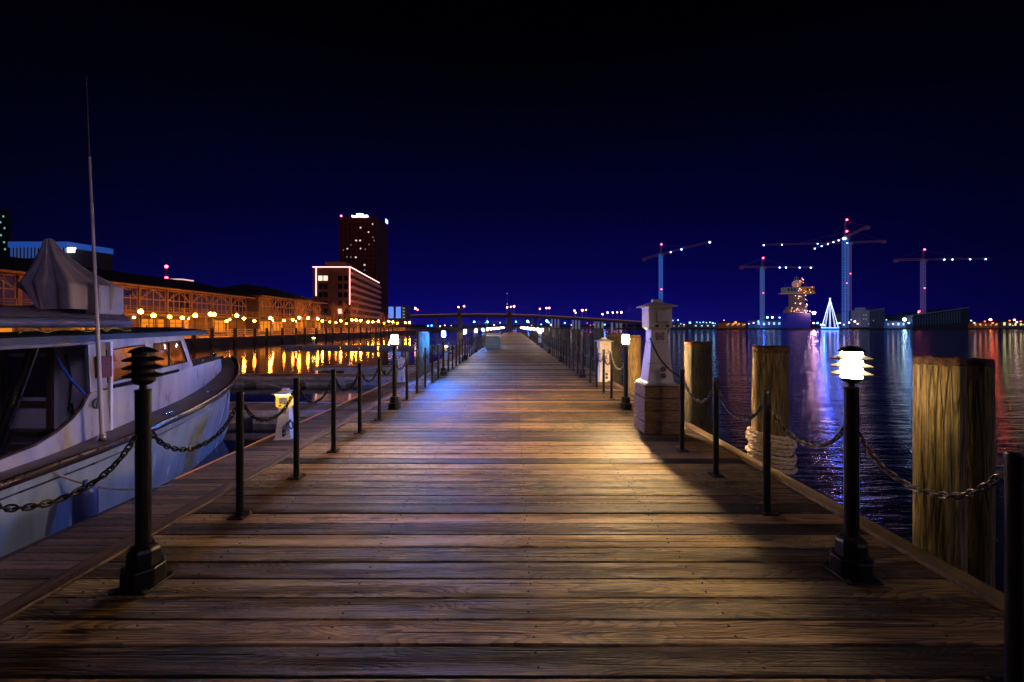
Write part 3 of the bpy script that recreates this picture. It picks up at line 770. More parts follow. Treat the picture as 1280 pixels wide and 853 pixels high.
m = MB(); rows = []
for y in [y for y in WY if y >= 6.3]:
    rows.append([bl((CXB + (wallx(y) - .03), y, walltop(y))), bl((CXB, y, walltop(y) + .05)), bl((CXB - (wallx(y) - .03), y, walltop(y)))])
m.grid(rows); y = 9.55
m.quad(bl((CXB + wallx(y), y, .25)), bl((CXB - wallx(y), y, .25)), bl((CXB - wallx(y) + .03, y, .60)), bl((CXB + wallx(y) - .03, y, .60))); m.build('trunk_top', DARKDECK, boat, 50)
# wheelhouse sides with windows
def whx(y, z): return wallx(y) - .03 - .05 * (z - .4)
ROOFZ = lambda y: 1.14 + .022 * (y - 4.9)
for side in (1, -1):
    def P(y, z, o=0): return bl((CXB + side*(whx(min(y, 8.3), z) + o), y, z))
    wins = [((6.22, .50), (6.22, 1.00), (6.98, 1.05), (7.02, .55)), ((7.14, .60), (7.20, 1.06), (7.86, 1.09), (8.03, .665))]
    # the wall is built as bars round the two window openings
    m = MB()
    def slab(pts):
        m.add([P(*p) for p in pts] + [P(p[0], p[1], -.05) for p in pts],
              [tuple(range(len(pts))), tuple(range(2*len(pts)-1, len(pts)-1, -1))] + [(i, (i+1) % len(pts), len(pts) + (i+1) % len(pts), len(pts) + i) for i in range(len(pts))])
    slab([(5.92, .385), (6.22, .42), (6.22, 1.17), (5.92, 1.16)])
    slab([(6.22, .40), (7.02, .43), (7.02, .55), (6.22, .50)])
    slab([(6.22, 1.00), (6.98, 1.05), (6.98, 1.19), (6.22, 1.17)])
    slab([(7.02, .43), (7.14, .44), (7.20, 1.19), (6.98, 1.19)])
    slab([(7.14, .44), (8.12, .53), (8.03, .665), (7.14, .60)])
    slab([(7.20, 1.06), (7.86, 1.09), (7.86, 1.22), (7.20, 1.19)])
    slab([(8.12, .53), (8.27, .55), (7.94, 1.22), (7.86, 1.22), (7.86, 1.09), (8.03, .665)])
    wh = m.build('wheelhouse_side', WHITE, boat)
    for wv in wins:
        m = MB(); m.add([P(p[0], p[1], -.03) for p in wv], [(0, 1, 2, 3)]); pane = m.build('window', GLASS, boat)
        m = MB(); m.tube([P(p[0], p[1], .004) for p in wv], .014, 6, closed=True); m.build('window_frame', mat('black_rubber', (.015, .015, .018), (.01, .01, .012), 20, .5), pane)
    m = MB(); m.tube([P(7.56, .63, -.012), P(7.58, 1.075, -.012)], .018, 6); m.build('window_divider', BLACK, boat)
    m = MB(); m.tube([P(6.3, .425, .012), P(7.75, .515, .012)], .03, 6); m.build('window_ledge', BLACK, boat)
    m = MB(); m.tube([P(5.96, .14, .045), P(6.02, .385, .035), P(6.04, 1.12, .03)], .012, 6); m.build('corner_trim', mat('blue_grey_trim', (.03, .045, .13), (.02, .03, .08), 10, .4), boat, 60)
# windscreen
m = MB(); a = whx(8.27, .55); b2 = whx(7.94, 1.2)
m.quad(bl((CXB + a, 8.27, .55)), bl((CXB - a, 8.27, .55)), bl((CXB - b2, 7.94, 1.2)), bl((CXB + b2, 7.94, 1.2))); m.build('windscreen', GLASS, boat)
m = MB()
for x in (-.25, .25): m.tube([bl((CXB + x, 8.28, .55)), bl((CXB + x, 7.95, 1.2))], .025, 6)
m.tube([bl((CXB - b2, 7.95, 1.19)), bl((CXB + b2, 7.95, 1.19))], .03, 6); m.build('windscreen_frame', WHITE, boat)
# nav light box, red
m = MB(); p = bl((CXB + whx(6.05, .8) + .035, 6.10, .75)); m.box(p.x - .03, p.x + .05, p.y - .09, p.y + .10, p.z - .16, p.z + .17); m.build('red_light_board', mat('dark_red', (.14, .008, .006), (.07, .004, .004), 10, .6), boat, bevel=.01)
# roof
m = MB(); rows_t = []; 
for y in (4.3, 5, 6, 6.5, 7.6, 8.05, 8.25):
    z = ROOFZ(y); hw = 1.05 if y < 8.1 else .98
    rows_t.append([bl((CXB + x*hw, y, z + .085 + .05*(1 - x*x))) for x in (-1, -.6, 0, .6, 1)] + [bl((CXB + x*hw, y, z + .0)) for x in (1.0, 0, -1.0)] + [bl((CXB - hw, y, z + .085))])
m.grid(rows_t); m.add(rows_t[-1][:8], [tuple(range(8))]); m.add(rows_t[0][:8], [tuple(range(8))]); m.build('roof', CANOPY, boat, 40)
for side in (1, -1):
    m = MB(); m.tube([bl((CXB + side*1.0, y, ROOFZ(y) - .03)) for y in (4.3, 5, 6.0)], .035, 6)
    m.build('roof_beam', mat('grey_beam', (.22, .2, .28), (.15, .14, .2), 8, .4), boat, 60)
# bulkhead, door, interior
BK = 6.22
m = MB(); m.box(-1.02, 1.02, 0, .04, -1.0 + 1.5, 1.13 + 1.5); m.build('bulkhead', mat('bulkhead_paint', (.78, .74, .84), (.62, .58, .68), 3, .4), boat, loc=(0, BK - 4.5, 0))
dx0, dx1 = -.62, .18
dr = MB(); dr.box(dx0, dx1, -.03, -.002, .55, 2.55); door = dr.build('door', mat('door_panel', (.72, .68, .80), (.58, .54, .64), 3, .4), boat, loc=(0, BK - 4.5, 0))
m = MB(); m.box(dx0 + .05, dx1 - .05, -.045, -.032, 1.78, 2.40); m.build('door_window', mat('dark_door_glass', (.03, .02, .03), (.02, .014, .02), 2, .06, spec=1.0), door)
m = MB()
for x in (dx0, dx1 - .09): m.box(x, x + .09, -.07, -.033, .55, 2.55)
for z in (.95, 1.62, 2.46): m.box(dx0 + .092, dx1 - .092, -.07, -.047, z, z + .10)
m.build('door_frame', WOODT, door, bevel=.008)
m = MB(); m.box(dx0, dx1 + .05, -.28, -.075, 1.22, 1.30); m.build('shelf', BLACK, boat, loc=(0, BK - 4.5, 0))
m = MB(); m.tube([bl((CXB + .45, 6.1, .95)), bl((CXB + .52, 6.12, .55)), bl((CXB + .5, 6.1, .1)), bl((CXB + .56, 6.12, .02)), bl((CXB + .54, 6.1, .2))], .014, 6); m.build('hanging_cord', BLACK, boat, 60)
# struts of the wheelhouse opening
m = MB(); m.tube([V(48, 434, 5.75) - OB, V(-14, 610, 5.35) - OB], .013, 8); m.build('grab_pole', CHROME, boat, 60)
m = MB(); m.tube([V(40, 436, 5.95) - OB, V(-14, 580, 5.55) - OB], .05, 8); m.build('canopy_strut', BLACK, boat, 60)
m = MB(); c = [V(70, 442, 5.9), V(76, 456, 5.88), V(90, 476, 5.86), V(107, 494, 5.86)]; m.tube([p - OB for p in c], .02, 8); m.build('blue_strap', mat('blue_vinyl', (.03, .12, .75), (.02, .07, .5), 8, .25), boat, 60)
# aerial
m = MB(); p0 = V(128, 548, 5.82); p1 = V(112, 196, 5.82); p2 = V(108, 95, 5.82)
m.tube([p0 - OB, p0.lerp(p1, .5) - OB, p1 - OB], [.026, .023, .016], 12); m.build('aerial_pole', mat('grey_fibreglass', (.5, .44, .52), (.4, .36, .42), 6, .35), boat, 60)
m = MB(); m.tube([p1 - OB, p2 - OB], [.009, .004], 6); m.build('aerial_whip', mat('grey_whip', (.2, .18, .22), (.12, .11, .14), 6, .4), boat)
m = MB(); m.lathe([(.07, -.02), (.05, .02), (.042, .06)], 12); m.build('aerial_foot', CHROME, boat, loc=p0 - OB)
for y in (6.9, 8.2):
    m = MB(); m.tube([(0, -.12, .045), (0, -.04, .055), (0, .04, .055), (0, .12, .045)], .013, 7); m.tube([(0, -.035, 0), (0, -.035, .05)], .012, 6); m.tube([(0, .035, 0), (0, .035, .05)], .012, 6)
    m.build('cleat', CHROME, boat, loc=sheer(y, 1, -.16, .012), smooth=60)
m = MB(); m.tube([bl((CXB + whx(y, .5) - .10, y, walltop(y) + .10)) for y in (8.35, 8.6, 9.0, 9.3)], .014, 7)
for y in (8.4, 8.85, 9.25): m.tube([bl((CXB + whx(y, .5) - .10, y, walltop(y) - .01)), bl((CXB + whx(y, .5) - .10, y, walltop(y) + .10))], .012, 6)
m.build('hand_rail', CHROME, boat, 60)
m = MB(); c = bl((CXB + wallx(5.98) + .004, 5.98, .22)); m.tube([c + Vector((.02, .07*math.cos(2*PI*k/18), .07*math.sin(2*PI*k/18))) for k in range(18)], .012, 6, closed=True)
m.build('scupper_ring', mat('blue_grey_trim', (.03, .045, .13), (.02, .03, .08), 10, .4), boat, 60)
m = MB()
for k in range(9): m.tube([bl((CXB - .7 + .175*k, 7.95, ROOFZ(7.95) + .1)), bl((CXB - .7 + .175*k, 7.95, ROOFZ(7.95) + .14 + .05*(k == 4)))], .012, 5)
m.tube([bl((CXB - .75, 7.95, ROOFZ(7.95) + .14)), bl((CXB + .75, 7.95, ROOFZ(7.95) + .14))], .014, 6); m.build('roof_rail', CHROME, boat, 60)
# bow rail stem post
m = MB(); q = bl((CXB, 9.75, .46)); m.lathe([(.05, 0), (.045, .22), (.06, .235), (.06, .26)], 10); m.build('bow_bitt', VARN, boat, loc=q)
# fender, hanging
m = MB(); fp = Vector((-5.60, 5.22, -1.0))
m.lathe([(.02, -.30), (.09, -.27), (.12, -.2), (.125, 0), (.12, .2), (.09, .27), (.03, .30), (.025, .36)], 16)
tag(m.build('fender', mat('navy_fender', (.03, .05, .22), (.02, .03, .12), 8, .4), loc=fp, smooth=60), 'navy blue fender hanging against the boat hull above the dock edge', 'fender')
m = MB(); pts = []
for i in range(31):
    u = i/30; p = Vector((-5.80, 4.9, -.36)).lerp(Vector((-5.15, 6.05, DZ + .06)), u); p.z -= .20*math.sin(PI*u)*(1-u*.4); pts.append(p)
tag(m.tube(pts, .014, 8).build('mooring_line', mat('old_line', (.30, .26, .24), (.18, .15, .14), 60, .9), smooth=60), 'thin mooring line sagging from the boat rail down to the dock', 'rope')
m = MB(); pts = []
for i in range(31):
    u = i/30; p = Vector((-6.75, 9.7, .40)).lerp(Vector((-5.05, 9.0, DZ + 1.08)), u); p.z -= .12*math.sin(PI*u); pts.append(p)
tag(m.tube(pts, .012, 8).build('bow_line', mat('pale_line', (.45, .42, .45), (.3, .28, .3), 60, .9), smooth=60), 'taut bow line from the boat bow to the yellow-lit pedestal', 'rope')
m = MB(); m.tube([p for p in [Vector((-5.75, 8.3, -.95)), Vector((-5.5, 8.6, -1.12)), Vector((-5.52, 9.2, -1.18)), Vector((-5.50, 9.8, -1.15))]], .035, 8)
tag(m.build('boat_hook', BLACK, smooth=60), 'dark pole lying along the dock edge below the bow', 'pole')

# dinghy under a cover on the roof
COVER = mat('grey_canvas', (.095, .08, .105), (.05, .042, .055), 5, .8, bump=.25)
TARPM = mat('draped_canvas', (.40, .35, .42), (.30, .26, .32), 3, .85, bump=.15)
dg_ = thing('dinghy', (CXB, 6.2, 1.33), 'small dinghy under a grey cover on the boat roof', 'dinghy')
rows = []
for i in range(29):
    u = i/28; y = -2.2 + 3.45*u; tp = (1 - max(0, (u - .72)/.28)**2.2)**.5 if u > .72 else 1
    tp = max(.03, tp); row = []
    for j in range(17):
        a = PI*j/16; rr = .58*tp; hh = (.38 + .05*math.sin(u*9))*max(.25, tp)
        row.append((rr*math.cos(a)*(1 + .02*math.sin(9*u + 4*a)), y, .02 + hh*(math.sin(a)**.7)*(1 + .03*math.sin(14*u + 3*a))))
    rows.append(row)
m = MB(); m.grid(rows); m.build('cover', COVER, dg_, 70)
m = MB(); m.tube([(.60*(1 if y < 0 else max(.1, (1 - (y/1.25)**2)**.5)), y, .10) for y in [-2.2 + .2*k for k in range(18)]], .07, 8); m.build('tube', mat('hypalon', (.16, .14, .2), (.1, .09, .13), 6, .5), dg_, 60)
# tarp draped over a raised seat
tp_ = thing('draped_tarp', V(88, 386, 6.3), 'tall pale grey tarp draped to a peak above the boat roof', 'tarp')
hem = []; rows = []; apex = V(62, 300, 6.3) - V(88, 386, 6.3)
NT = 112
for k in range(23):
    t_ = k/22; row = []
    for j in range(NT + 1):
        a = 2*PI*j/NT; ca, sa = math.cos(a), math.sin(a); rt = .5 + .5*ca      # rt: 1 towards the bow, 0 aft
        sh = Vector((.03 + (.57 if ca > 0 else .62)*ca, .46*sa, .36 + .03*math.sin(3*a)))
        he = Vector((.03 + (.57*ca if ca > 0 else .14*ca), .40*sa, -.02))
        fold = .036*math.sin(7*a + .7 + .9*t_ + .6*math.sin(2*a)) + .026*math.sin(13*a + 2.2*t_ + math.sin(3*a)) + .024*math.sin(5*a + 1) + .012*math.sin(23*a + 3*t_)
        if t_ < .72:
            u = t_/.72; q = u**1.22
            p = apex.lerp(sh, u); p.x = apex.x + (sh.x - apex.x)*q; p.y = sh.y*q
            p += Vector((ca, sa, 0))*(.05*(1 - u)**.6 + fold*(.25 + .95*u))
            p.z -= .05*math.sin(PI*u)
        else:
            u = (t_ - .72)/.28
            p = sh.lerp(he, u) + Vector((ca, sa, 0))*(fold*1.2*(1 - .25*u))
        row.append(p)
    rows.append(row)
m = MB(); m.add([apex + Vector((0, 0, .03))], []); m.grid(rows); m.v.append(tuple(apex + Vector((0, 0, .028)))); top = len(m.v) - 1
for j in range(NT): m.f.append((top, 1 + j, 1 + j + 1))
m.v[0] = tuple(apex + Vector((0, 0, .027)))
m.build('cloth', TARPM, tp_, 80)
m = MB(); m.box(.44, .66, -.2, .2, -.1, .36); m.build('seat_box', mat('seat_box_grey', (.36, .32, .38), (.28, .25, .3), 4, .5), tp_, bevel=.03)
t = MB(); t.tube([V(126, 366, 6.35), V(165, 366, 6.6)], .034, 12)
tag(t.build('boom_pole', mat('blue_pole', (.03, .06, .20), (.02, .035, .12), 8, .3), smooth=50), 'short dark blue pole sticking out beside the draped tarp', 'pole')
t = MB(); pts = []
for i in range(60):
    u = i/59; pts.append(Vector((-6.38 - .1*math.sin(u*9), 5.15 + 1.55*u, 1.285 + .05*abs(math.sin(u*13)) + .011*u)))
tag(t.tube(pts, .011, 6).build('yellow_line', mat('yellow_green_line', (.42, .40, .08), (.25, .24, .05), 40, .8), smooth=60), 'loose yellow-green line looping along the boat roof edge', 'rope')

# ------------------------------------------------------------------ things standing on the far pier
TEAL = mat('teal_paint', (.03, .10, .12), (.02, .06, .075), 3, .4)
t = thing('dock_box', V(616.5, 436.5, 24.2) * 1, 'teal dock box with white lid standing on the far pier', 'dock box'); t.location.z = 0
m = MB(); m.prism([(-.42, .03), (-.46, .72), (.46, .72), (.42, .03)], 'x', -.45, .45); m.build('body', TEAL, t, bevel=.02)
m = MB(); m.box(-.40, .40, -.38, .38, .001, .03); m.build('skid', BLACK, t)
m = MB(); m.box(-.40, .42, -.47, .47, .725, .80); m.build('seal', BLACK, t, bevel=.01)
m = MB(); m.prism([(-.50, .80), (-.50, .88), (-.1, .98), (.5, .98), (.5, .80)], 'x', -.40, .44); m.build('lid', mat('white_lid', (.8, .78, .76), (.65, .63, .62), 4, .4), t, bevel=.02)
t = thing('lit_column', (2.10, 31.0, 0), 'narrow white lit column on the far open-water side of the pier', 'lit column')
m = MB(); m.box(-.22, .22, -.2, .2, .0, .12); m.build('base', BLACK, t)
m = MB(); m.box(-.15, .15, -.14, .14, .12, 1.25); m.build('panel', glow('panel_glow', (.8, .75, 1.0), 1.6), t, bevel=.02)
m = MB(); m.box(-.18, .18, -.17, .17, 1.25, 1.32); m.build('cap', BLACK, t, bevel=.01)

# ------------------------------------------------------------------ boat-side shore: quay, railing, lamps, buildings
QX, QZ = -45.0, -.30
STONE = mat('quay_stone', (.10, .075, .06), (.05, .04, .032), 2.0, .85, bump=.3)
PAVE = mat('promenade_paving', (.30, .22, .16), (.2, .15, .11), 2.0, .7)
m = MB(); m.box(-900, QX, 20, 260, -4, QZ - .02); m.box(-900, -30, 260.05, 700, -4, QZ - .02)
struct(m.build('quay', STONE))
m = MB(); m.quad((-160, 20, 0), (QX - .3, 20, 0), (QX - .3, 259, 0), (-160, 259, 0)); struct(m.build('promenade', PAVE, loc=(0, 0, QZ)))
# railing
RAILM = mat('railing_timber', (.58, .45, .30), (.42, .32, .2), 4, .6)
seg_proto = None; k = 0
y = 44.0
while y < 180:
    if seg_proto is None:
        t = thing('quay_railing', (QX - 3.3, y, QZ), 'x', 'railing', 'timber railing sections along the quay')
        m = MB(); m.box(-.10, .10, -.10, .10, 0, 1.25); m.build('post', RAILM, t)
        m = MB()
        for z in (.35, .75, 1.12): m.box(-.03, .03, .102, 3.898, z, z + .11)
        m.build('rail', RAILM, t)
        m = MB()
        for q in range(1, 8): m.box(-.018, .018, q*.5 - .018 , q*.5 + .018, .465, .745)
        m.build('baluster', RAILM, t); seg_proto = t; o = t
        o['label'] = 'timber quay railing section, first from the left'
    else:
        o = dup(seg_proto, (QX - 3.3, y, QZ), 'timber quay railing section, %s from the left' % ORD[k])
    y += 4.0; k += 1
# dark fender piles at the quay face
m = MB(); m.lathe([(.24, -1.6), (.22, 2.5)], 10); fpile = None; k = 0
for i in range(24):
    y = 46 + i*4.4 + (i % 3)*.5
    if fpile is None:
        fpile = m.build('quay_pile', mat('dark_timber', (.03, .02, .014), (.015, .01, .008), 5, .8), loc=(QX + .3, y, -1.4)); o = fpile
    else:
        o = fpile.copy(); COL.objects.link(o); o.location = (QX + .3, y, -1.4)
    tag(o, 'dark mooring pile on the quay face, %s from the left' % ORD[i], 'piling', 'dark piles along the quay face')
# street lamps
AMB = glow('amber_globe', (1.0, .235, .011), 400)
AMB2 = glow('amber_globe_pale', (1.0, .34, .03), 330)
AMB3 = glow('amber_globe_dim', (1.0, .26, .014), 110)
IRON = mat('lamp_iron', (.06, .04, .03), (.03, .02, .015), 8, .5)
def make_street_lamp():
    t = thing('street_lamp', (0, 0, 0), 'x', 'street lamp')
    m = MB(); m.lathe([(.16, 0), (.14, .25), (.07, .4), (.05, 3.25), (.09, 3.3)], 10); m.build('pole', IRON, t, 50)
    m = MB(); m.ball((0, 0, 3.55), .25, 10, 6); m.build('globe', AMB, t, 70)
    m = MB(); m.lathe([(.10, 3.93), (.16, 3.96), (.02, 4.1)], 10); m.build('finial', IRON, t)
    return t
slp = make_street_lamp()
LPX = [(176, 47), (192, 47.5), (244, 47), (263, 48), (268, 52), (296, 47), (305, 49), (338, 47), (374, 47), (385, 50), (397, 47), (403, 50), (426, 47), (440, 47), (445, 50), (451, 47), (460, 47), (466, 49), (473, 47), (486, 49), (491, 47), (497, 49), (507, 47), (512, 47), (212, 52), (228, 50), (283, 51), (318, 51), (355, 52), (366, 49), (412, 52), (433, 52), (420, 49), (480, 52)]
for i, (px, dx) in enumerate(LPX):
    y = dx * F / (VX - px); lab = ('amber globe street lamp on the promenade, %s from the left' if i < 24 else 'amber globe lamp in the rear promenade row, %s one') % ORD[i if i < 24 else i - 24]
    loc = (-dx, y, QZ)
    if i == 0: slp.location = loc; slp['label'] = lab; slp['group'] = 'street lamps on the promenade'; o = slp
    else:
        o = dup(slp, loc, lab, group='street lamps on the promenade', swap={'globe': AMB3} if i >= 24 else ({'globe': AMB2} if i % 4 == 3 else None))
    o.scale = (1.2, 1.2, 1) if 12 < i < 24 else (1, 1, 1)
    o.scale.z = (1, .93, 1.06, .88, 1.02)[(i * 3) % 5] * (.84 if i >= 24 else 1)
# market hall
TIMB = mat('cream_timber', (.26, .17, .11), (.15, .095, .06), 2, .6)
TIMB2 = mat('pale_frame', (.33, .25, .21), (.22, .165, .14), 2, .6)
BRICKD = mat('market_wall', (.12, .07, .045), (.07, .04, .025), 1.2, .8)
ROOFM = mat('dark_metal_roof', (.022, .018, .022), (.012, .01, .012), .6, .6, stretch=(1, 6, 1))
PANE = mat('dim_pane', (.03, .022, .035), (.018, .012, .02), 1, .12)
AMBP = glow('shop_pane', (1.0, .30, .02), .8, (.05, .03, .02))
AMBP2 = glow('shop_pane_dim', (1.0, .26, .03), .10, (.05, .03, .02))
VIO = glow('violet_pane', (.35, .12, .42), .045, (.02, .015, .02))
def hall(name, x, y0, y1, eave, ridge, bay, label, hip=False, depth=14, wide=1, panes=(PANE, AMBP2)):
    t = thing(name, (x, y0, QZ), label, 'building')
    L_ = y1 - y0; E = eave - QZ; R_ = ridge - QZ
    m = MB(); m.box(-depth, -.3, 0, L_, 0, E - .05); m.build('wall', BRICKD, t)
    m = MB()
    if hip: 
        a, b, c, d_ = (1.2, -1.2), (1.2, L_ + 1.2), (-depth, L_ + 1.2), (-depth, -1.2)
        v = [(*a, E), (*b, E), (*c, E), (*d_, E), (-depth*.45, L_*.30, R_), (-depth*.45, L_*.70, R_)]
        m.add(v, [(0, 1, 5, 4), (1, 2, 5), (2, 3, 4, 5), (3, 0, 4), (3, 2, 1, 0)])
    else:
        m.add([(1.2, -1, E), (1.2, L_+1, E), (-depth*.75, L_+1, R_), (-depth*.75, -1, R_), (-depth - .5, L_+1, E), (-depth - .5, -1, E)], [(0, 1, 2, 3), (3, 2, 4, 5), (1, 4, 2), (0, 3, 5), (0, 5, 4, 1)])
    m.build('roof', ROOFM, t)
    m = MB(); m.box(1.0, 1.24, -1, L_ + 1, E - .32, E - .02); m.build('fascia', TIMB, t)
    n = round(L_ / bay); bw = L_ / n; u0, u1 = 4.15, E - .45
    for i in range(n):
        a = i*bw; b = a + bw
        m = MB()
        for y in ([a] if i else [a, ]) : m.box(-.3, .12, y - .16, y + .16, 0, E - .33)
        m.build('column', TIMB, t)
        # upper window: glass with a cross-braced and arched frame
        m = MB(); m.box(-.297, -.22, a + .2, b - .2, u0, u1); wn = m.build('window', panes[0] if i % 3 else panes[1], t)
        m = MB(); mid = (a + b)/2; fx = (-.10)
        for y in (a + .30, a + bw*.27, mid, b - bw*.27, b - .30): m.box(fx - .05, fx + .03, y - .07, y + .07, u0, u1)
        for z in (u0, u0 + (u1-u0)*.55, u1): m.box(fx - .045, fx + .035, a + .2, b - .2, z - .08, z + .08)
        zt, zb = u1 - .08, u0 + (u1-u0)*.55 + .08
        m.bar((fx, a + .3, zb), (fx, mid, zt), .12); m.bar((fx, b - .3, zb), (fx, mid, zt), .12)
        arc = [(fx + .01, mid + (bw*.36)*math.cos(PI*q/10), zb + (zt-zb)*.9*math.sin(PI*q/10)) for q in range(11)]
        m.tube(arc, .06, 4); m.build('window_frame', TIMB2, wn)
        # shopfront below
        m = MB(); m.box(-.297, -.20, a + .3, b - .3, .5, 2.9); sf = m.build('shopfront', AMBP if (i*7) % 5 < 3 else AMBP2, t)
        m = MB()
        for y in (a + .45, a + bw*.36, a + bw*.64, b - .45): m.box(-.19, -.10, y - .05, y + .05, .5, 2.9)
        m.box(-.19, -.10, a + .3, b - .3, 2.2, 2.32); m.build('shopfront_frame', TIMB, sf)
    m = MB(); m.box(-.28, 3.0, 0, L_, 3.45, 3.75); m.build('gallery_floor', TIMB, t)
    m = MB()
    for z in (4.15, 4.5, 4.8): m.box(2.85, 2.95, 0, L_, z, z + .07)
    for i in range(n*2): m.box(2.84, 2.96, i*bw/2 - .06, i*bw/2 + .06, 3.75, 4.86)
    m.build('gallery_railing', TIMB, t)
    for i in range(0, n, 2):
        m = MB(); m.ball((1.6, i*bw + bw*.5, 3.1), .13, 8, 5); m.build('gallery_light', glow('gallery_bulb', (1.0, .45, .10), 160), t)
    for i in range(0, n):
        m = MB(); m.box(2.6, 2.9, i*bw - .15, i*bw + .15, 0, 3.45); m.build('gallery_post', TIMB, t)
    return t
hall('market_hall', -60, 38, 90, 8.0, 11.2, 5.2, 'long two-storey market hall with braced windows behind the boat', panes=(VIO, PANE))
hall('market_pavilion', -58.5, 92, 122, 8.6, 12.2, 5.0, 'hip-roofed two-storey pavilion at the right end of the market hall', hip=True, depth=20)
# clearing: bright sign strip on the hall roof, red beacon mast behind
t = thing('rooftop_plant', V(208, 352, 96), 'pale lit rooftop box above the market hall', 'roof unit'); 
m = MB(); m.box(-5, 5, -1.5, 1.5, -2.6, .2); m.build('casing', mat('plant_grey', (.12, .08, .08), (.08, .05, .05), 2, .7), t)
m = MB(); m.box(-5.2, 5.2, -1.75, 1.75, .2, .45); m.build('lit_edge', glow('pale_pink_tube', (1.0, .55, .5), 1.0), t)
t = thing('beacon_mast', V(208, 352, 150), 'thin mast with red beacons behind the market hall roof', 'mast')
m = MB()
for k in range(3):
    a = 2*PI*k/3; m.tube([(.8*math.cos(a), .8*math.sin(a), -18), (.12*math.cos(a), .12*math.sin(a), 6.5)], .12, 5)
for k in range(10): z = -18 + k*2.4; m.box(-.7 + k*.06, .7 - k*.06, -.06, .06, z, z + .1)
m.build('lattice', mat('mast_grey', (.2, .08, .08), (.12, .05, .05), 2, .6), t)
RED = glow('red_beacon', (1.0, .03, .07), 30)
for dz in (5.6, 1.3):
    m = MB(); m.ball((0, 0, dz), .55, 8, 5); m.build('beacon', RED, t)

# hotel with lit outline
def neon(m, a, b, r): m.tube([a, b], r, 6)
PINK = glow('pink_tube', (1.0, .42, .40), 4.0)
HOTW = mat('hotel_wall', (.19, .085, .055), (.12, .055, .035), .5, .8)
Z1, Z2 = 160.0, 218.0
A = V(391, 334, Z1); B = V(438, 334, Z1); C_ = V(474, 353.5, Z2); T = B.z
t = thing('hotel', (A.x, A.y, QZ), 'mid-rise hotel with pink lit outline in front of the tower', 'building'); O = Vector((A.x, A.y, QZ))
TH = T - QZ; bx = B.x - A.x; cx2, cy2 = C_.x - A.x, C_.y - A.y
m = MB(); m.prism([(0, 0), (bx, 0), (cx2, cy2), (cx2 - 18, cy2)], 'z', 0, TH - .1); m.build('wall', HOTW, t)
m = MB(); m.box(3.5, bx - 4, 3, 12, TH, TH + 2.6); m.build('penthouse', HOTW, t)
m = MB(); r = .16
for a, b in (((0, -.15, TH), (bx, -.15, TH)), ((bx + .1, -.1, TH), (cx2 + .15, cy2, TH))): neon(m, Vector(a), Vector(b), r)
for x, zb in ((1.4, 14), (bx - .2, 10.5)): neon(m, Vector((x, -.2, zb)), Vector((x, -.2, TH)), r)
m.build('lit_outline', PINK, t)
sd = (Vector((cx2, cy2, 0)) - Vector((bx, 0, 0))); sl_ = sd.length; sdn = sd.normalized(); nrm = Vector((sdn.y, -sdn.x, 0))
BAND = glow('balcony_band', (.9, .30, .28), .035, (.5, .35, .32))
for k in range(8):
    z = 3.0 + k*(TH - 4.5)/7.5
    m = MB(); p0 = Vector((bx, 0, z)) + nrm*.05; p1 = Vector((cx2, cy2, z)) + nrm*.05
    m.add([p0, p1, p1 + nrm*1.0, p0 + nrm*1.0, p0 + Vector((0, 0, 1.0)), p1 + Vector((0, 0, 1.0)), p1 + nrm*1.0 + Vector((0, 0, 1.0)), p0 + nrm*1.0 + Vector((0, 0, 1.0))],
          [(3,2,1,0),(4,5,6,7),(0,1,5,4),(1,2,6,5),(2,3,7,6),(3,0,4,7)]); m.build('balcony', BAND, t)
WL = glow('lit_window_pale', (1.0, .80, .55), 1.2); WD = mat('dark_window', (.015, .012, .016), (.01, .008, .01), 1, .15)
for col, x in enumerate((2.2, 4.3, bx - 5.0, bx - 2.6)):
    for k in range(6):
        z = 3.5 + k*(TH - 5)/6.2; lit = (col, k) in ((0, 5), (1, 5), (2, 1))
        m = MB(); m.box(x, x + 1.7, -.06, -.003, z, z + 2.0); f = m.build('window', WL if lit else WD, t)
t.location = O
# tower
ZT = 300.0; TL = V(424, 271, ZT); TR = V(471, 271, ZT); TS = V(485, 276, 335)
t = thing('office_tower', (TL.x, ZT, QZ), 'tall dark red office tower with white rooftop sign', 'building')
W_ = TR.x - TL.x; H_ = TL.z - QZ; sx_, sy_ = TS.x - TL.x, 35
TW = glow('tower_wall_dim', (.30, .02, .03), .030, (.10, .03, .03))
m = MB(); m.prism([(0, 0), (W_, 0), (sx_, sy_), (sx_ - W_, sy_)], 'z', 0, H_); m.build('wall', mat('tower_brick', (.10, .03, .03), (.07, .02, .02), .4, .8), t)
rg = random.Random(2); fl = 24; cols = 9; fh = H_/(fl + 1.2); cwid = W_/cols
m = MB()
for k in range(fl + 1): m.box(0, W_, -.35, -.003, k*fh + fh*.72, k*fh + fh*1.0)
m.build('floor_band', TW, t)
for c in range(cols + 1):
    m = MB(); m.box(max(0, c*cwid - .45), min(W_, c*cwid + .45), -.5, -.353, 0, H_ - 2); m.build('pier_strip', TW, t)
LW = glow('tower_window_lit', (1.0, .80, .70), .9); LW2 = glow('tower_window_faint', (.7, .75, .7), .22)
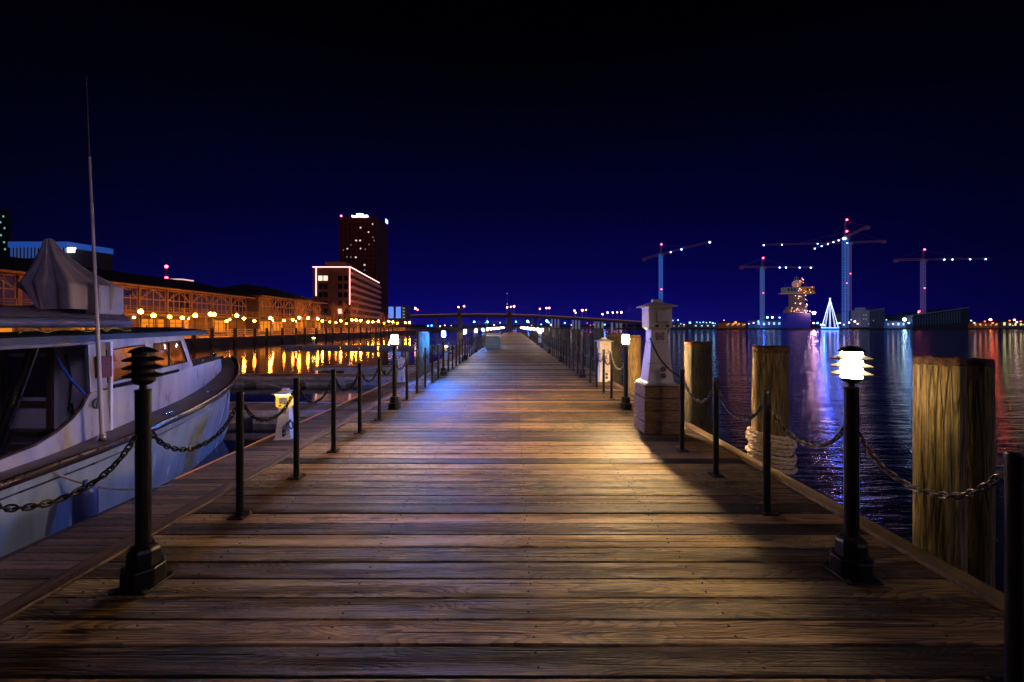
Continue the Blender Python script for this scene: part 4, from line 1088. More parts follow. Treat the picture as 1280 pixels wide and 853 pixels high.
for x, y, s in ((451, 285, 1), (461, 290.5, 1), (445.5, 301, 1.2), (450.5, 301, 1.2), (466, 280.5, .8), (466.5, 297, .7), (461.5, 306, .6), (451, 311, .8), (457, 312, .6), (434.5, 311.3, 1), (439, 306.5, .6), (434, 321.5, .7), (439, 321.7, .7), (445, 322, 1.2), (456, 331.6, 1.2), (468, 301, .6), (456, 338, .6), (429.5, 313, .5)):
    p = V(x, y, ZT) - Vector((TL.x, ZT, QZ)); m = MB(); m.box(p.x - .55*s, p.x + .55*s, -.56, -.51, p.z - .5, p.z + .5); m.build('window', LW if s >= .8 else LW2, t)
SIGNW = glow('white_sign', (.85, .9, 1.0), 7)
# rooftop letters: unreadable at this range, two rows of upright strokes
p = V(440.5, 272, ZT) - Vector((TL.x, ZT, QZ)); m = MB(); rg = random.Random(6)
for k in range(15):
    x = p.x + k*.84; h = rg.choice((1.1, 1.1, 1.6)); m.box(x, x + .22, -.9, -.55, p.z, p.z + h)
    if k % 2: m.box(x + .22, x + .64, -.9, -.55, p.z + rg.choice((0, .5, h - .25)), p.z + rg.choice((0, .5, h - .25)) + .28)
    else: m.box(x + .23, x + .6, -.9, -.55, p.z + .45, p.z + .72)
for k in range(7):
    x = p.x + 3.3 + k*.75; m.box(x, x + .2, -.9, -.55, p.z + 1.9, p.z + 2.7); m.box(x + .2, x + .5, -.9, -.55, p.z + (1.9 if k % 2 else 2.45), p.z + (2.15 if k % 2 else 2.7))
m.build('sign_letters', SIGNW, t)
p = V(483, 277, 332) - Vector((TL.x, ZT, QZ)); m = MB(); m.box(p.x, p.x + .5, p.y - 2.5, p.y + 2.5, p.z - 1.6, p.z + 1.6); m.build('side_sign', glow('blue_sign', (.35, .5, 1.0), 3), t)
m = MB(); m.ball((1.6, -.2, H_ + .5), .65, 8, 5); m.build('beacon', glow('pink_beacon', (1.0, .12, .35), 12), t)
# blue-lit bank building and dark tower at far left
t = thing('bank_building', V(12, 303, 150), 'white bank building washed blue behind the draped tarp', 'building'); O = V(12, 303, 150)
R0 = V(94, 312, 150) - O; hb_ = 40
m = MB(); m.prism([(0, 0), (R0.x - 3, 0), (R0.x, 14), (0, 14)], 'z', -hb_, -.1); m.build('wall', mat('bank_stone', (.03, .035, .05), (.02, .024, .035), .4, .6), t)
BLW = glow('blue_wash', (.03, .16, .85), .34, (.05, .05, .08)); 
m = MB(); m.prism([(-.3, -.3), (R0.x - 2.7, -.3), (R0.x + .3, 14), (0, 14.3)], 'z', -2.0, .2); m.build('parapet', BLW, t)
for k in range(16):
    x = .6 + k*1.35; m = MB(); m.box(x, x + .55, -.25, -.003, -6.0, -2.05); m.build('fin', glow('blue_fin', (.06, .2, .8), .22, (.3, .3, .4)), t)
p = V(81, 312, 148) - O; m = MB()
for k in range(3):
    x = p.x + k*.95; m.box(x, x + .3, -1.2, -.6, p.z - .9, p.z + .9); m.box(x + .3, x + .72, -1.2, -.6, p.z + (.4 if k != 1 else -.3), p.z + (.8 if k != 1 else .3))
m.build('sign_letters', SIGNW, t)
t = thing('dark_tower', V(-6, 262, 170), 'dark high-rise with faint green windows at the left edge', 'building')
m = MB(); m.box(-14, 5.2, 0, 1.5, -60, 0); m.build('wall', mat('dark_tower_wall', (.02, .025, .03), (.012, .015, .02), .5, .7), t)
GRN = glow('green_window', (.2, .8, .6), .5)
for x, z in ((3.5, -3), (2.2, -5.5), (4.0, -8), (2.5, -11), (3.8, -14), (4.2, -17)):
    m = MB(); m.box(x - .35, x + .35, -.06, -.003, z - .4, z + .4); m.build('window', GRN, t)
# small blue-lit block right of the tower
t = thing('lit_block', V(485, 396, 260), 'small block with blue-lit bays right of the tower', 'building'); O = V(485, 396, 260)
m = MB(); m.box(0, 12, 0, 10, -6, 7); m.build('wall', mat('block_wall', (.1, .1, .14), (.07, .07, .1), .5, .7), t)
for x in (.4, 5.2):
    m = MB(); m.box(x, x + 3.2, -.1, -.003, -1, 6.4); m.build('lit_bay', glow('blue_bay', (.08, .25, 1.0), 1.0), t)
for k in range(4):
    m = MB(); m.box(9.6, 11, -.1, -.003, -1 + k*2, -.1 + k*2); m.build('window', LW2, t)
# bare trees on the promenade
BARK = mat('bare_bark', (.50, .30, .20), (.32, .19, .12), 6, .85)
def bare_tree(loc, h, label, seed):
    rg = random.Random(seed); t = thing('bare_tree', loc, label, 'tree', 'bare trees on the promenade')
    mt, mc = MB(), MB()
    def grow(p, d, ln, r, lvl, mb):
        q = p; pts = [p]; rs = [r]
        for i in range(3):
            d = (d + Vector((rg.uniform(-.22, .22), rg.uniform(-.22, .22), .09))).normalized(); q = q + d*ln/3; pts.append(q); rs.append(r*(1 - .18*(i+1)))
        mb.tube(pts, rs, 5 if lvl else 8, cap=False)
        if lvl >= 5: return
        for k in range(3 if lvl < 4 else 2):
            e = (d + Vector((rg.uniform(-.9, .9), rg.uniform(-.9, .9), rg.uniform(-.1, .6)))).normalized()
            grow(pts[-1 - (k % 2)], e, ln*rg.uniform(.62, .82), r*.52, lvl + 1, mc)
    grow(Vector((0, 0, 0)), Vector((0, 0, 1)), h*.34, h*.022, 0, mt)
    mt.build('trunk', BARK, t, 60); mc.build('crown', BARK, t)
for i, (px, X_, h) in enumerate(((377, -52, 9.5), (396, -56, 8), (418, -54, 10), (432, -57, 11), (447, -53, 11), (462, -55, 10), (480, -54, 9), (352, -54, 7))):
    bare_tree((X_, X_ * F / (px - VX), QZ), h, 'bare leafless tree on the promenade, lit amber, %s in the row' % ORD[i], 40 + i)

# ------------------------------------------------------------------ road bridge
BY_ = 500.0
CONC = mat('bridge_concrete', (.30, .25, .22), (.2, .165, .15), .3, .8)
br = thing('road_bridge', (0, BY_, WATER), 'long low road bridge crossing the river beyond the pier', 'bridge'); OB2 = Vector((0, BY_, WATER))
PL = [(490, 396.5), (520, 394.6), (560, 393.6), (600, 393.2), (640, 393.6), (680, 395.2), (720, 397.4), (760, 400.0), (805, 403.2), (850, 405.5)]
pts = [V(a, b, BY_) - OB2 for a, b in PL]
m = MB(); rows = []
for p in pts: rows.append([p + Vector((0, -6, 0)), p + Vector((0, -6.3, .9)), p + Vector((0, -6, .9)), p + Vector((0, -5.7, .1)), p + Vector((0, 6, .1)), p + Vector((0, 6, -1.6)), p + Vector((0, -5.5, -1.6)), p + Vector((0, -6, 0))])
m.grid(rows); m.build('deck', CONC, br)
m = MB(); rows = []
for p in pts: rows.append([p + Vector((0, -5.4, -1.6)), p + Vector((0, -5.4, -3.0)), p + Vector((0, 5.4, -3.0)), p + Vector((0, 5.4, -1.6))])
m.grid(rows); m.build('girder', mat('girder_steel', (.10, .08, .08), (.06, .05, .05), .3, .6), br)
m = MB(); rows = []
for p in pts: rows.append([p + Vector((0, -6.36, .25)), p + Vector((0, -6.36, .85))])
m.grid(rows); m.build('parapet_painted_light_strip', glow('painted_sodium_parapet', (1.0, .36, .10), .16, (.4, .3, .2)), br)  # lamplight on the parapet painted in as emission
def deck_z(px):
    for a, b in zip(PL, PL[1:]):
        if a[0] <= px <= b[0]: return V(px, a[1] + (b[1]-a[1])*(px-a[0])/(b[0]-a[0]), BY_).z
LITC = glow('painted_floodlit_concrete', (.55, .60, .72), .11, (.4, .4, .42))  # floodlighting painted onto these columns as emission
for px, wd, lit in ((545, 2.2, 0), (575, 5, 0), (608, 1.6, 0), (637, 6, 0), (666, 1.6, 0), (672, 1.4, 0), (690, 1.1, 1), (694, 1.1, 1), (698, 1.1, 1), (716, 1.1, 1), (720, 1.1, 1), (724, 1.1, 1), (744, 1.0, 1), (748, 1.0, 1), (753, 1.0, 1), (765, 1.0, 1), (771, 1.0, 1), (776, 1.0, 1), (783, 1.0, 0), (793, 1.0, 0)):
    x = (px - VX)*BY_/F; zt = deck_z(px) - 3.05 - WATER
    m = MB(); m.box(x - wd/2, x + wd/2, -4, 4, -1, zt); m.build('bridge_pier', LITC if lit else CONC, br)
for px, w2, top in ((575, 4.5, 386.5), (637, 5.0, 390)):
    x = (px - VX)*BY_/F; z0 = deck_z(px) + .95 - WATER; z1 = V(px, top, BY_).z - WATER
    m = MB(); m.box(x - w2/2, x + w2/2, -8, -6.4, z0 - 4, z1); m.box(x - w2/2 - .5, x + w2/2 + .5, -8.4, -6.2, z1, z1 + .6); m.build('control_house', mat('control_house_brick', (.3, .14, .1), (.2, .09, .07), .4, .8), br)
BLAMP = glow('bridge_lamp', (1.0, .20, .13), 22); BLAMP2 = glow('bridge_lamp_pale', (1.0, .40, .32), 26)
for k, (px, py) in enumerate(((519, 385.5), (522, 387.5), (573, 384), (580, 383), (634, 384.5), (638.5, 383.8), (642.5, 383.2), (674.8, 386.3), (683, 385.3), (686.6, 385.2), (718, 388.5), (719.6, 391.2), (728, 388), (732.5, 387.6), (753, 393), (759.5, 391), (766, 391), (771.5, 390.6), (776.5, 390.5))):
    p = V(px, py, BY_ - 5.4); z0 = deck_z(px) + .9
    t = thing('bridge_lamp', (p.x, p.y, z0), 'red-glowing lamp post on the bridge deck, %s from its left end' % ORD[k], 'street lamp', 'lamp posts on the bridge')
    m = MB(); m.lathe([(.22, -.8), (.12, p.z - z0 - .4)], 6); m.build('pole', CONC, t)
    m = MB(); m.ball((0, 0, p.z - z0), .75 if k % 3 else 1.0, 8, 5); m.build('lamp_head', BLAMP if k % 2 else BLAMP2, t)
t = thing('radio_mast', V(634, 408, 900), 'tall thin mast rising behind the middle of the bridge', 'mast')
m = MB(); m.tube([(0, 0, 0), (0, 0, 76)], .35, 5); m.build('pole', mat('mast_steel', (.2, .15, .2), (.12, .1, .12), 1, .6), t)
for z in (50, 74): 
    m = MB(); m.ball((0, 0, z), .9, 8, 5); m.build('beacon', glow('faint_red', (.9, .35, .4), 2.2), t)

# ------------------------------------------------------------------ open-water side: far shore, shipyard
SY = 400.0
LAND = mat('shipyard_ground', (.06, .055, .06), (.03, .028, .03), .05, .9)
m = MB(); m.prism([(112, SY - 6), (2500, SY - 40), (2500, 2600), (-900, 2600), (-900, 900), (-300, 640), (150, 640)], 'z', WATER - 2, -.2)
struct(m.build('far_shore', LAND))
m = MB(); m.box(-1500, 3500, 2600.05, 2650, WATER - 2, 14); struct(m.build('hills', mat('dark_hills', (.012, .012, .02), (.008, .008, .012), .01, 1)))
FLC = {'b': glow('flood_blue', (.06, .28, 1.0), 16), 'c': glow('flood_cyan', (.26, .56, 1.0), 2.6), 'w': glow('flood_white', (1.0, .66, .58), 4),
       'p': glow('flood_pink', (1.0, .5, .68), 7), 'P': glow('flood_big_pink', (1.0, .46, .66), 280), 'o': glow('flood_orange', (1.0, .22, .03), 2.4), 'r': glow('flood_red', (1.0, .05, .05), 9), 'g': glow('flood_green', (.7, 1.0, .35), 1.1), 'W': glow('flood_big', (.50, .78, 1.0), 80), 'V': glow('flood_cyan_white', (.36, .66, 1.0), 13), 'O': glow('flood_big_orange', (1.0, .22, .04), 60), 'B': glow('flood_big_blue', (.015, .085, 1.0), 75), 'T': glow('flood_turquoise', (.05, .22, 1.0), 90)}
CN = {'b': 'blue', 'c': 'cyan-white', 'w': 'warm white', 'p': 'pinkish', 'o': 'orange', 'r': 'red', 'g': 'yellow-green', 'W': 'large cyan-white', 'V': 'bright bluish-white', 'P': 'large pinkish-white', 'O': 'large orange', 'B': 'large deep blue', 'T': 'large azure'}
POLE = mat('flood_pole', (.08, .08, .09), (.05, .05, .055), 1, .6)
count = {}
FLOODS = [(820, 407, 'c', .5), (833, 405.5, 'w', .7), (837, 405, 'w', .8), (841, 400.8, 'c', .7), (847.5, 400.3, 'c', .8), (851, 405, 'c', .6), (855, 406, 'w', .5), (862.3, 403.6, 'c', 1.2), (871, 403, 'c', .7), (875, 403.5, 'c', .6), (879, 403, 'c', .7), (883, 403.6, 'c', .6), (887.5, 403, 'c', .7), (891, 404, 'b', .7), (894, 404.6, 'c', .5), (905, 400.5, 'w', .5), (911, 405, 'o', .6), (917, 405, 'o', .8), (919.5, 403.3, 'o', 1.3), (924, 405, 'o', .7), (931, 406, 'o', .6), (936, 405, 'w', .5), (942, 404, 'p', .6),
          (948, 402, 'b', .6), (959.2, 397, 'V', .9), (965.5, 397, 'p', 1.0), (974.6, 397.2, 'c', .9), (982.7, 398.8, 'V', .8), (967, 405, 'c', .6), (973.5, 405, 'c', .6), (955, 405.5, 'B', .7), (1012, 401, 'p', 1.1), (1017, 404, 'p', .8), (1022, 404, 'B', .7), (1030, 406.5, 'B', .8), (1047, 404.5, 'B', .8), (1026, 406, 'p', .6), (1050, 404, 'p', .6), (1055, 406, 'w', .6), (1061, 403.5, 'p', .9), (1064, 400, 'c', .6), (1068.5, 402, 'p', .9), (1072, 405, 'w', .7),
          (1108, 400, 'c', .6), (1116, 405, 'w', .5), (1130.7, 399.6, 'W', 1.3), (1136, 404, 'b', .8), (1149, 389.3, 'r', 1.0), (1148, 391, 'w', .5), (1214, 401, 'w', .6), (1218, 404, 'w', .6), (1225, 405.5, 'o', .6), (1231, 402, 'o', .7), (1238, 399.8, 'O', 1.0), (1241, 404, 'r', .7), (1246, 405.5, 'o', .6), (1255.5, 404, 'g', .9), (1262, 401, 'o', .7), (1268, 400, 'p', .8), (1271, 403, 'p', .7), (1266, 407, 'g', .5), (1276, 402, 'o', .7), (1279, 406, 'g', .5)]
BACK = [(535, 407.5, 'b', .8, 620), (539.5, 407.2, 'B', .7, 620), (550, 408, 'p', .6, 640), (556, 407, 'p', .6, 640), (564, 407.3, 'c', .6, 640), (592.7, 402.6, 'T', .7, 640), (609, 402.5, 'T', 1.0, 640), (607, 403.5, 'c', .7, 640), (617.5, 406.5, 'w', .6, 640), (625, 403.6, 'c', .8, 640), (645, 402.4, 'b', .8, 640), (659.5, 402, 'T', 1.0, 640), (661, 403, 'c', .7, 640), (664.5, 407, 'o', .7, 640), (676.5, 405.7, 'c', .8, 640), (683.5, 401.5, 'T', 1.0, 640), (686, 403.5, 'c', .9, 640), (689, 406.2, 'p', .9, 640), (694, 405, 'w', .6, 650), (706, 404, 'b', .7, 650), (714, 406.5, 'w', .5, 650), (734, 404, 'o', .5, 650), (738, 407, 'o', .6, 650), (742, 406, 'o', .5, 650), (756, 406, 'b', .6, 650), (782.6, 404.4, 'B', .8, 640)]
fl_proto = None
for px, py, c, s, Y in [(a, b, c, s, SY - 1) for a, b, c, s in FLOODS] + BACK:
    p = V(px, py, Y); k = count.get(c, 0); count[c] = k + 1
    gz = -.2
    t = thing('floodlight', (p.x, p.y, gz), '%s floodlight on the far shore, %s such from the left' % (CN[c], ORD[k]), 'floodlight', 'floodlights on the far shore')
    m = MB(); m.lathe([(.16, 0), (.10, max(.5, p.z - gz - .4))], 6); m.build('pole', POLE, t)
    m = MB(); m.ball((0, 0, p.z - gz), .95*s*(Y/400), 8, 5); m.build('lamp_head', FLC[c], t)

# tower cranes
CRM = {'blue': glow('crane_blue_painted_light', (.06, .22, .90), .42, (.09, .11, .16)), 'violet': glow('crane_violet_painted_light', (.24, .18, .70), .20, (.11, .09, .15)), 'grey': glow('crane_grey_painted_light', (.16, .28, .90), .26, (.11, .11, .15)), 'jib': glow('crane_jib_painted_light', (.40, .16, .45), .045, (.10, .07, .10))}  # floodlight on the lattice steel painted in as emission
def lattice(m, a, b, w, th, steps):
    a, b = Vector(a), Vector(b); d_ = (b - a); u, v = m.frame(d_)
    cs = [u*w/2 + v*w/2, u*w/2 - v*w/2, -u*w/2 - v*w/2, -u*w/2 + v*w/2]
    for c in cs: m.tube([a + c, b + c], th, 4)
    for i in range(steps):
        p, q = a + d_*(i/steps), a + d_*((i+1)/steps)
        for j in range(4):
            c0, c1 = cs[j], cs[(j+1) % 4]
            m.tube([p + c0, q + c1] if i % 2 else [p + c1, q + c0], th*.6, 3, cap=False)
            m.tube([q + c0, q + c1], th*.5, 3, cap=False)
def crane(base_px, base_py, Y, pivot_py, top_py, jib_end, tail_end, lights, matm, label, reds, mw=2.6):
    base = V(base_px, 409, Y); base.z = -.2
    pv = V(base_px, pivot_py, Y); tp = V(base_px, top_py, Y)
    t = thing('tower_crane', base, label, 'crane', 'tower cranes over the shipyard')
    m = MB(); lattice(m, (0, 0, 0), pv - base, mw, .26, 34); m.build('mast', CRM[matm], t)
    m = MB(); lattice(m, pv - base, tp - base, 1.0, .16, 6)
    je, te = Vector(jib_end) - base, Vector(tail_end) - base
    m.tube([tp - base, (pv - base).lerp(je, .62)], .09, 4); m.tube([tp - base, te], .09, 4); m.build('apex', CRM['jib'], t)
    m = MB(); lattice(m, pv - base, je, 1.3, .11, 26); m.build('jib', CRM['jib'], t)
    m = MB(); lattice(m, pv - base, te, 1.7, .2, 9); e = te.normalized()
    q = te - (te - (pv - base)).normalized()*2; m.cbox(q + Vector((0, 0, -1.2)), (3.2, 3.2, 2.4)); m.build('counter_jib', CRM['jib'], t)
    m = MB(); c = pv - base + Vector((1.6, -1.4, -1.4)); m.cbox(c, (1.8, 1.8, 2.4)); m.build('cab', mat('crane_cab', (.5, .5, .55), (.4, .4, .45), 1, .4), t)
    for u, s in lights:
        p = (pv - base).lerp(je, u) if u >= 0 else (pv - base).lerp(te, -u)
        m = MB(); m.ball(p + Vector((0, -.9, -.6)), .75*s, 8, 5); m.build('jib_light', glow('crane_light', (.30, .50, 1.0), 16), t)
    for py, s in reds:
        p = V(base_px, py, Y) - base; m = MB(); m.ball(p + Vector((0, -mw*.6, 0)), .8*s, 8, 5); m.build('beacon', RED, t)
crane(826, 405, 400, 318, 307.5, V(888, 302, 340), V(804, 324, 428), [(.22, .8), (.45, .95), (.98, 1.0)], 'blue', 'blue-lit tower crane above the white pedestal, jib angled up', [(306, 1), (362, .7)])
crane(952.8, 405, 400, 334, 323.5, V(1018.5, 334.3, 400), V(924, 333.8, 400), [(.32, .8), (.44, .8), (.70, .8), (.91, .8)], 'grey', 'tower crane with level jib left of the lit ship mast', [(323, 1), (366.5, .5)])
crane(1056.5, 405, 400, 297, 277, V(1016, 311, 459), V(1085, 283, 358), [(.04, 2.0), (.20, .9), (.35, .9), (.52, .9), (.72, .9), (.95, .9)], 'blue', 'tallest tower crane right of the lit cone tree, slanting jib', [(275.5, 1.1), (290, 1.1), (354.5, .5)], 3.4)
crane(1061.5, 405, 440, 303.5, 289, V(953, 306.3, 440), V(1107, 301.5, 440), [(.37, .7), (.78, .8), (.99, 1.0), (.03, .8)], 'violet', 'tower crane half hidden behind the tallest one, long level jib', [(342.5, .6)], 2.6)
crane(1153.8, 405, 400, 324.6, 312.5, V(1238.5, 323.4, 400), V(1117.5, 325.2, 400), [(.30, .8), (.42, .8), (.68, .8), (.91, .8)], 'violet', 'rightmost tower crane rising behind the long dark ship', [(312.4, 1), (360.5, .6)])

# warship with lit superstructure
t = thing('warship', V(999, 410, 395), 'warship with a tall brightly lit mast tower behind the water', 'ship'); O = V(999, 410, 395); t.location.z = WATER; O.z = WATER
def R(px, py): p = V(px, py, 395) - O; return p.x, p.z
NAVYH = glow('blue_painted_light_hull', (.01, .015, .40), .30, (.012, .012, .03))  # blue light put into the hull colour as emission
m = MB(); x0, z0 = R(984, 411); x1, z1 = R(1014, 391.5)
m.prism([(x0, -.5), (x0 - .6, z1*.7), (x0 + .5, z1), (x1, z1), (x1 - 1, -.5)], 'y', 0, 40); m.build('hull', NAVYH, t)
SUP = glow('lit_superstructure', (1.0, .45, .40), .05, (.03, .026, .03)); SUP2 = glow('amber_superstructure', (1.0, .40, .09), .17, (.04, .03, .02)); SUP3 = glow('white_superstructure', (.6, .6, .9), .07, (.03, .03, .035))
def rect(mb, a, b, c, d_, y0, y1):
    x0, z0 = R(a, d_); x1, z1 = R(c, b); mb.box(x0, x1, y0, y1, z0, z1)
m = MB(); rect(m, 996, 383, 1013, 391.4, 4, 16); rect(m, 991, 387, 995.9, 391.4, 6, 14); m.build('deckhouse', SUP, t)
m = MB()
for k in range(5): rect(m, 997.5 + (k % 2)*.6, 368 + k*3, 1012.5 - (k % 2)*.6, 370.2 + k*3, 6, 14)
for px in (999, 1004, 1010): rect(m, px, 368, px + .8, 383, 7, 13)
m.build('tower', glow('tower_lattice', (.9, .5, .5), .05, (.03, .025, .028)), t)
m = MB(); rect(m, 985.5, 365.6, 1024.5, 366.4, 5, 15); rect(m, 1003, 358, 1024, 365.5, 6, 14); m.build('platform', SUP2, t)
m = MB(); rect(m, 988, 358.5, 1002.9, 365.5, 6, 14); m.build('radar_room', SUP3, t)
m = MB()
for k, px in enumerate((990, 994, 998, 1014, 1018, 1021.5)): rect(m, px, 360, px + 2.2, 363, 5.85, 5.98)
m.build('window', mat('ship_dark_window', (.02, .02, .03), (.01, .01, .015), 1, .2), t)
m = MB(); c = R(1004.5, 354); m.ball((c[0], 10, c[1]), 4.0, 12, 8); m.build('radar_dome', glow('dome_lit', (1.0, .55, .5), .22, (.04, .03, .03)), t, 60)
m = MB()
for px, top in ((1004.5, 343), (1002, 346), (1007, 346)): 
    a = R(px, 350); b = R(px, top); m.tube([(a[0], 10, a[1]), (b[0], 10, b[1])], .18, 5)
for py in (345.5, 348): a = R(1001, py); b = R(1008, py); m.tube([(a[0], 10, a[1]), (b[0], 10, b[1])], .14, 4)
m.build('antenna_mast', glow('antenna_dim', (.3, .25, .5), .08, (.3, .3, .35)), t)
for px, py, s in ((1000, 386, .8), (1004, 379, .6), (1009, 388, .8), (1006, 362, 1.0), (1012, 364, .9), (1017, 362, .8), (993, 385, .6), (1001, 373, .5), (1010, 374, .5)):
    a = R(px, py); m = MB(); m.ball((a[0], 3.4 if py > 370 else 5.2, a[1]), .6*s, 8, 5); m.build('work_light', FLC['w'] if py > 370 else FLC['o'], t)

a = R(1012.6, 391.5); m = MB(); m.ball((a[0], -5.0, a[1]), 1.25, 8, 5); m.build('deck_light', FLC['P'], t)
rgw = random.Random(17)
for k in range(46):
    zone = rgw.choice(((987, 1023, 358, 367), (996, 1013, 368, 391), (996, 1013, 368, 391), (988, 1018, 386, 392), (1000, 1010, 347, 358)))
    a = R(rgw.uniform(zone[0], zone[1]), rgw.uniform(zone[2], zone[3])); rr = rgw.uniform(.22, .5)
    m = MB(); m.ball((a[0], 3.0 if zone[2] > 360 else 4.6, a[1]), rr, 6, 4); m.build('work_light', FLC[rgw.choice('wwooop' if zone[1] < 1020 or a[0] > 3 else 'wwc')], t)
for k in range(9):
    px = 987 + k*4.3; a = R(px, 366.8); b = R(px + rgw.uniform(-1, 1), 369 + rgw.uniform(0, 2)); m = MB(); m.tube([(a[0], 5.2, a[1]), (b[0], 5.2, b[1])], .12, 4); m.build('strut', SUP, t)
for px, top in ((988, 353), (992, 355), (1016, 352), (1021, 355)):
    a = R(px, 358); b = R(px, top); m = MB(); m.tube([(a[0], 8, a[1]), (b[0], 8, b[1])], .13, 4); m.build('whip_antenna', SUP, t)

# cone of light strings
t = thing('light_cone_tree', V(1037.5, 409, 398), 'tall cone of white light strings standing on the far quay', 'light display'); O = V(1037.5, 409, 398); t.location.z = -.2
H = 29.0; RB = 6.9
m = MB(); m.lathe([(.2, 0), (.1, H)], 6); m.build('pole', POLE, t)
LSTR = glow('light_string', (.60, .74, 1.0), 3.0)
for k in range(10):
    a = 2*PI*(k + .3)/10; m = MB(); m.tube([(RB*math.cos(a), RB*math.sin(a), .3), (.1*math.cos(a), .1*math.sin(a), H)], .09, 4); m.build('light_string', LSTR, t)
m = MB(); m.ball((0, 0, H + .5), .8, 8, 5); m.build('star', FLC['c'], t)
m = MB(); m.tube([(RB*math.cos(2*PI*k/32), RB*math.sin(2*PI*k/32), .3) for k in range(32)], .16, 4, closed=True); m.build('base_ring', glow('blue_ring', (.01, .05, 1.0), 60), t)

# two moored ships / docks
def hull_ship(name, x0, x1, y_top, yt2, Y, label, colr, ribs, superst=None, tilt=0):
    O = V((x0 + x1)/2, 411, Y); O.z = WATER
    t = thing(name, O, label, 'ship')
    def Q(px, py): p = V(px, py, Y) - O; return p.x, p.z
    a, b = Q(x0, 411)[0], Q(x1, 411)[0]; z1, z2 = Q(x0, y_top)[1], Q(x1, yt2)[1]
    m = MB(); m.prism([(a + .5, -.6), (a - .4, z1*.6), (a, z1), (b, z2), (b + .6, z2*.5), (b - 1.2, -.6)], 'y', 0, 34); m.build('hull', colr, t)
    RIB = glow(name + '_rib', (.10, .30, .55), .045, (.08, .09, .11))  # blue light on the ribs painted in as emission
    for k in range(ribs):
        u = (k + .5)/ribs; x = a + (b - a)*.86*u; zt = z1 + (z2 - z1)*u
        m = MB(); m.box(x - .22, x + .22, -.35, -.003, zt*.30, zt*.86); m.build('rib', RIB, t)
    m = MB(); 
    za, zb = z1, z2
    m.tube([(a, -.1, za + .1), (b, -.1, zb + .1)], .22, 4); m.build('deck_edge', glow(name + '_edge', (.12, .22, .6), .12, (.3, .3, .4)), t)
    return t, Q
t, Q = hull_ship('moored_ship', 1076, 1105.5, 392, 385.5, 398, 'grey moored ship with a high dark bow right of the light cone', glow('ship_grey_hull', (.06, .10, .30), .06, (.06, .065, .09)), 5)
m = MB(); a, b = Q(1074.5, 389)[0], Q(1085, 389)[0]; m.box(a, b, -1.5, 10, Q(0, 409)[1], Q(0, 388)[1]); m.box(a + 2, b - 1.5, 1, 8, Q(0, 388)[1], Q(0, 384.5)[1]); m.build('deckhouse', glow('ship_house', (.30, .34, .70), .10, (.06, .06, .08)), t)
for px, py in ((1078, 394), (1081, 394), (1078, 399), (1081, 399), (1084, 405), (1090, 401)):
    x, z = Q(px, py); m = MB(); m.box(x - .5, x + .5, -1.62, -1.51, z - .5, z + .5); m.build('window', LW2, t)
hull_ship('dry_dock', 1141, 1211, 394.5, 384.5, 397, 'long dark ribbed dry dock below the rightmost crane', glow('dock_hull', (.02, .05, .22), .022, (.025, .03, .045)), 18)
# low sheds and lit yards
def shed(px0, px1, py, Y, label, colr, roof=True, bands=None):
    a, b = V(px0, py, Y), V(px1, py, Y); t = thing('shed', ((a.x + b.x)/2, Y, -.2), label, 'shed', 'sheds along the far shore')
    h = a.z + .2; w2 = (b.x - a.x)/2
    m = MB(); m.box(-w2, w2, 0, 14, 0, h); m.build('wall', colr, t)
    m = MB(); m.prism([(-.6, h), (7, h + 1.6), (14.6, h)], 'x', -w2 - .4, w2 + .4); m.build('roof', mat('shed_roof', (.05, .05, .07), (.03, .03, .04), .4, .7), t)
    n = max(2, int(w2*2/5))
    for k in range(n):
        x = -w2 + (k + .5)*2*w2/n; m = MB(); m.box(x - .9, x + .9, -.08, -.003, h*.45, h*.8); m.build('window', bands or LW2, t)
BSH = glow('blue_shed', (.04, .16, .85), .16, (.08, .09, .12)); OSH = glow('orange_shed', (1.0, .24, .04), .05, (.1, .07, .05)); GSH = glow('dim_shed', (.10, .12, .30), .04, (.07, .07, .09))
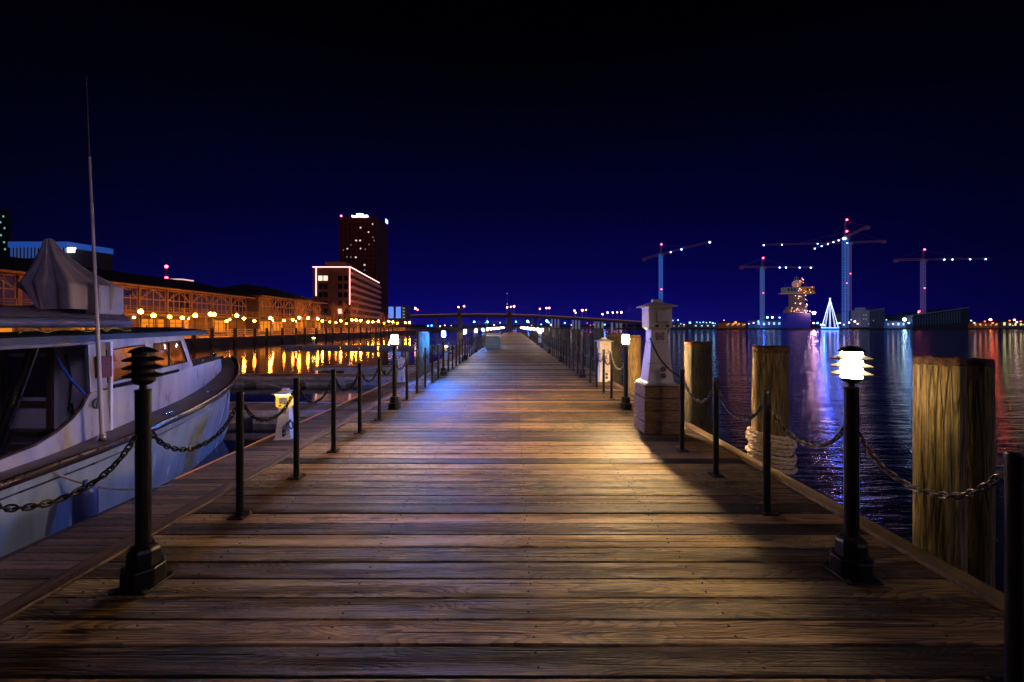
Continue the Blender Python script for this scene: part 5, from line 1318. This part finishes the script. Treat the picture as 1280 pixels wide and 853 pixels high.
shed(833, 858, 406.2, 404, 'low pale shed behind the white pedestal', GSH)
shed(866, 896, 405.6, 404, 'low shed with a row of lit windows right of the pedestal', GSH, bands=glow('cyan_win', (.5, .8, 1.0), .8))
shed(906, 932, 403.6, 404, 'orange-lit shed behind the pilings', OSH)
shed(945, 984, 401.0, 404, 'blue-lit shed under the second crane', BSH, bands=glow('cyan_win', (.5, .8, 1.0), .8))
shed(1107, 1139, 402.5, 404, 'blue-white shed between the moored ship and dry dock', BSH)
shed(1216, 1248, 404.0, 404, 'orange-lit shed right of the dry dock', OSH)
shed(1252, 1300, 403.0, 404, 'dim shed with yellow windows at the right edge', GSH, bands=glow('yellow_win', (1.0, .8, .25), 1.6))

# haze added to glow round the lamps like lens bloom; thins out upwards
def haze(name, box, dens, ztop, label):
    hm = bpy.data.materials.new(name); hm.use_nodes = True; nt = hm.node_tree; nt.nodes.clear()
    o_ = N(nt, 'ShaderNodeOutputMaterial'); vs = N(nt, 'ShaderNodeVolumeScatter'); vs.inputs['Anisotropy'].default_value = .2
    ge = N(nt, 'ShaderNodeNewGeometry'); sp = N(nt, 'ShaderNodeSeparateXYZ'); nt.links.new(ge.outputs['Position'], sp.inputs[0])
    mr = N(nt, 'ShaderNodeMapRange', interpolation_type='SMOOTHSTEP'); nt.links.new(sp.outputs[2], mr.inputs['Value'])
    mr.inputs['From Min'].default_value = ztop*.4; mr.inputs['From Max'].default_value = ztop; mr.inputs['To Min'].default_value = dens; mr.inputs['To Max'].default_value = 0
    nt.links.new(mr.outputs[0], vs.inputs['Density']); nt.links.new(vs.outputs[0], o_.inputs['Volume'])
    m = MB(); m.box(*box, WATER + .02, ztop); h = m.build(name, hm); tag(h, label, 'haze', kind='stuff')
haze('pier_bloom_haze', (-6, 3.3, 1, 46), HAZE * .85, 2.6, 'thin added haze giving bloom round the pier lamps')
haze('promenade_bloom_haze', (-58, -45.5, 40, 190), HAZE * 2.2, 6, 'thin added haze giving bloom round the amber promenade lamps')
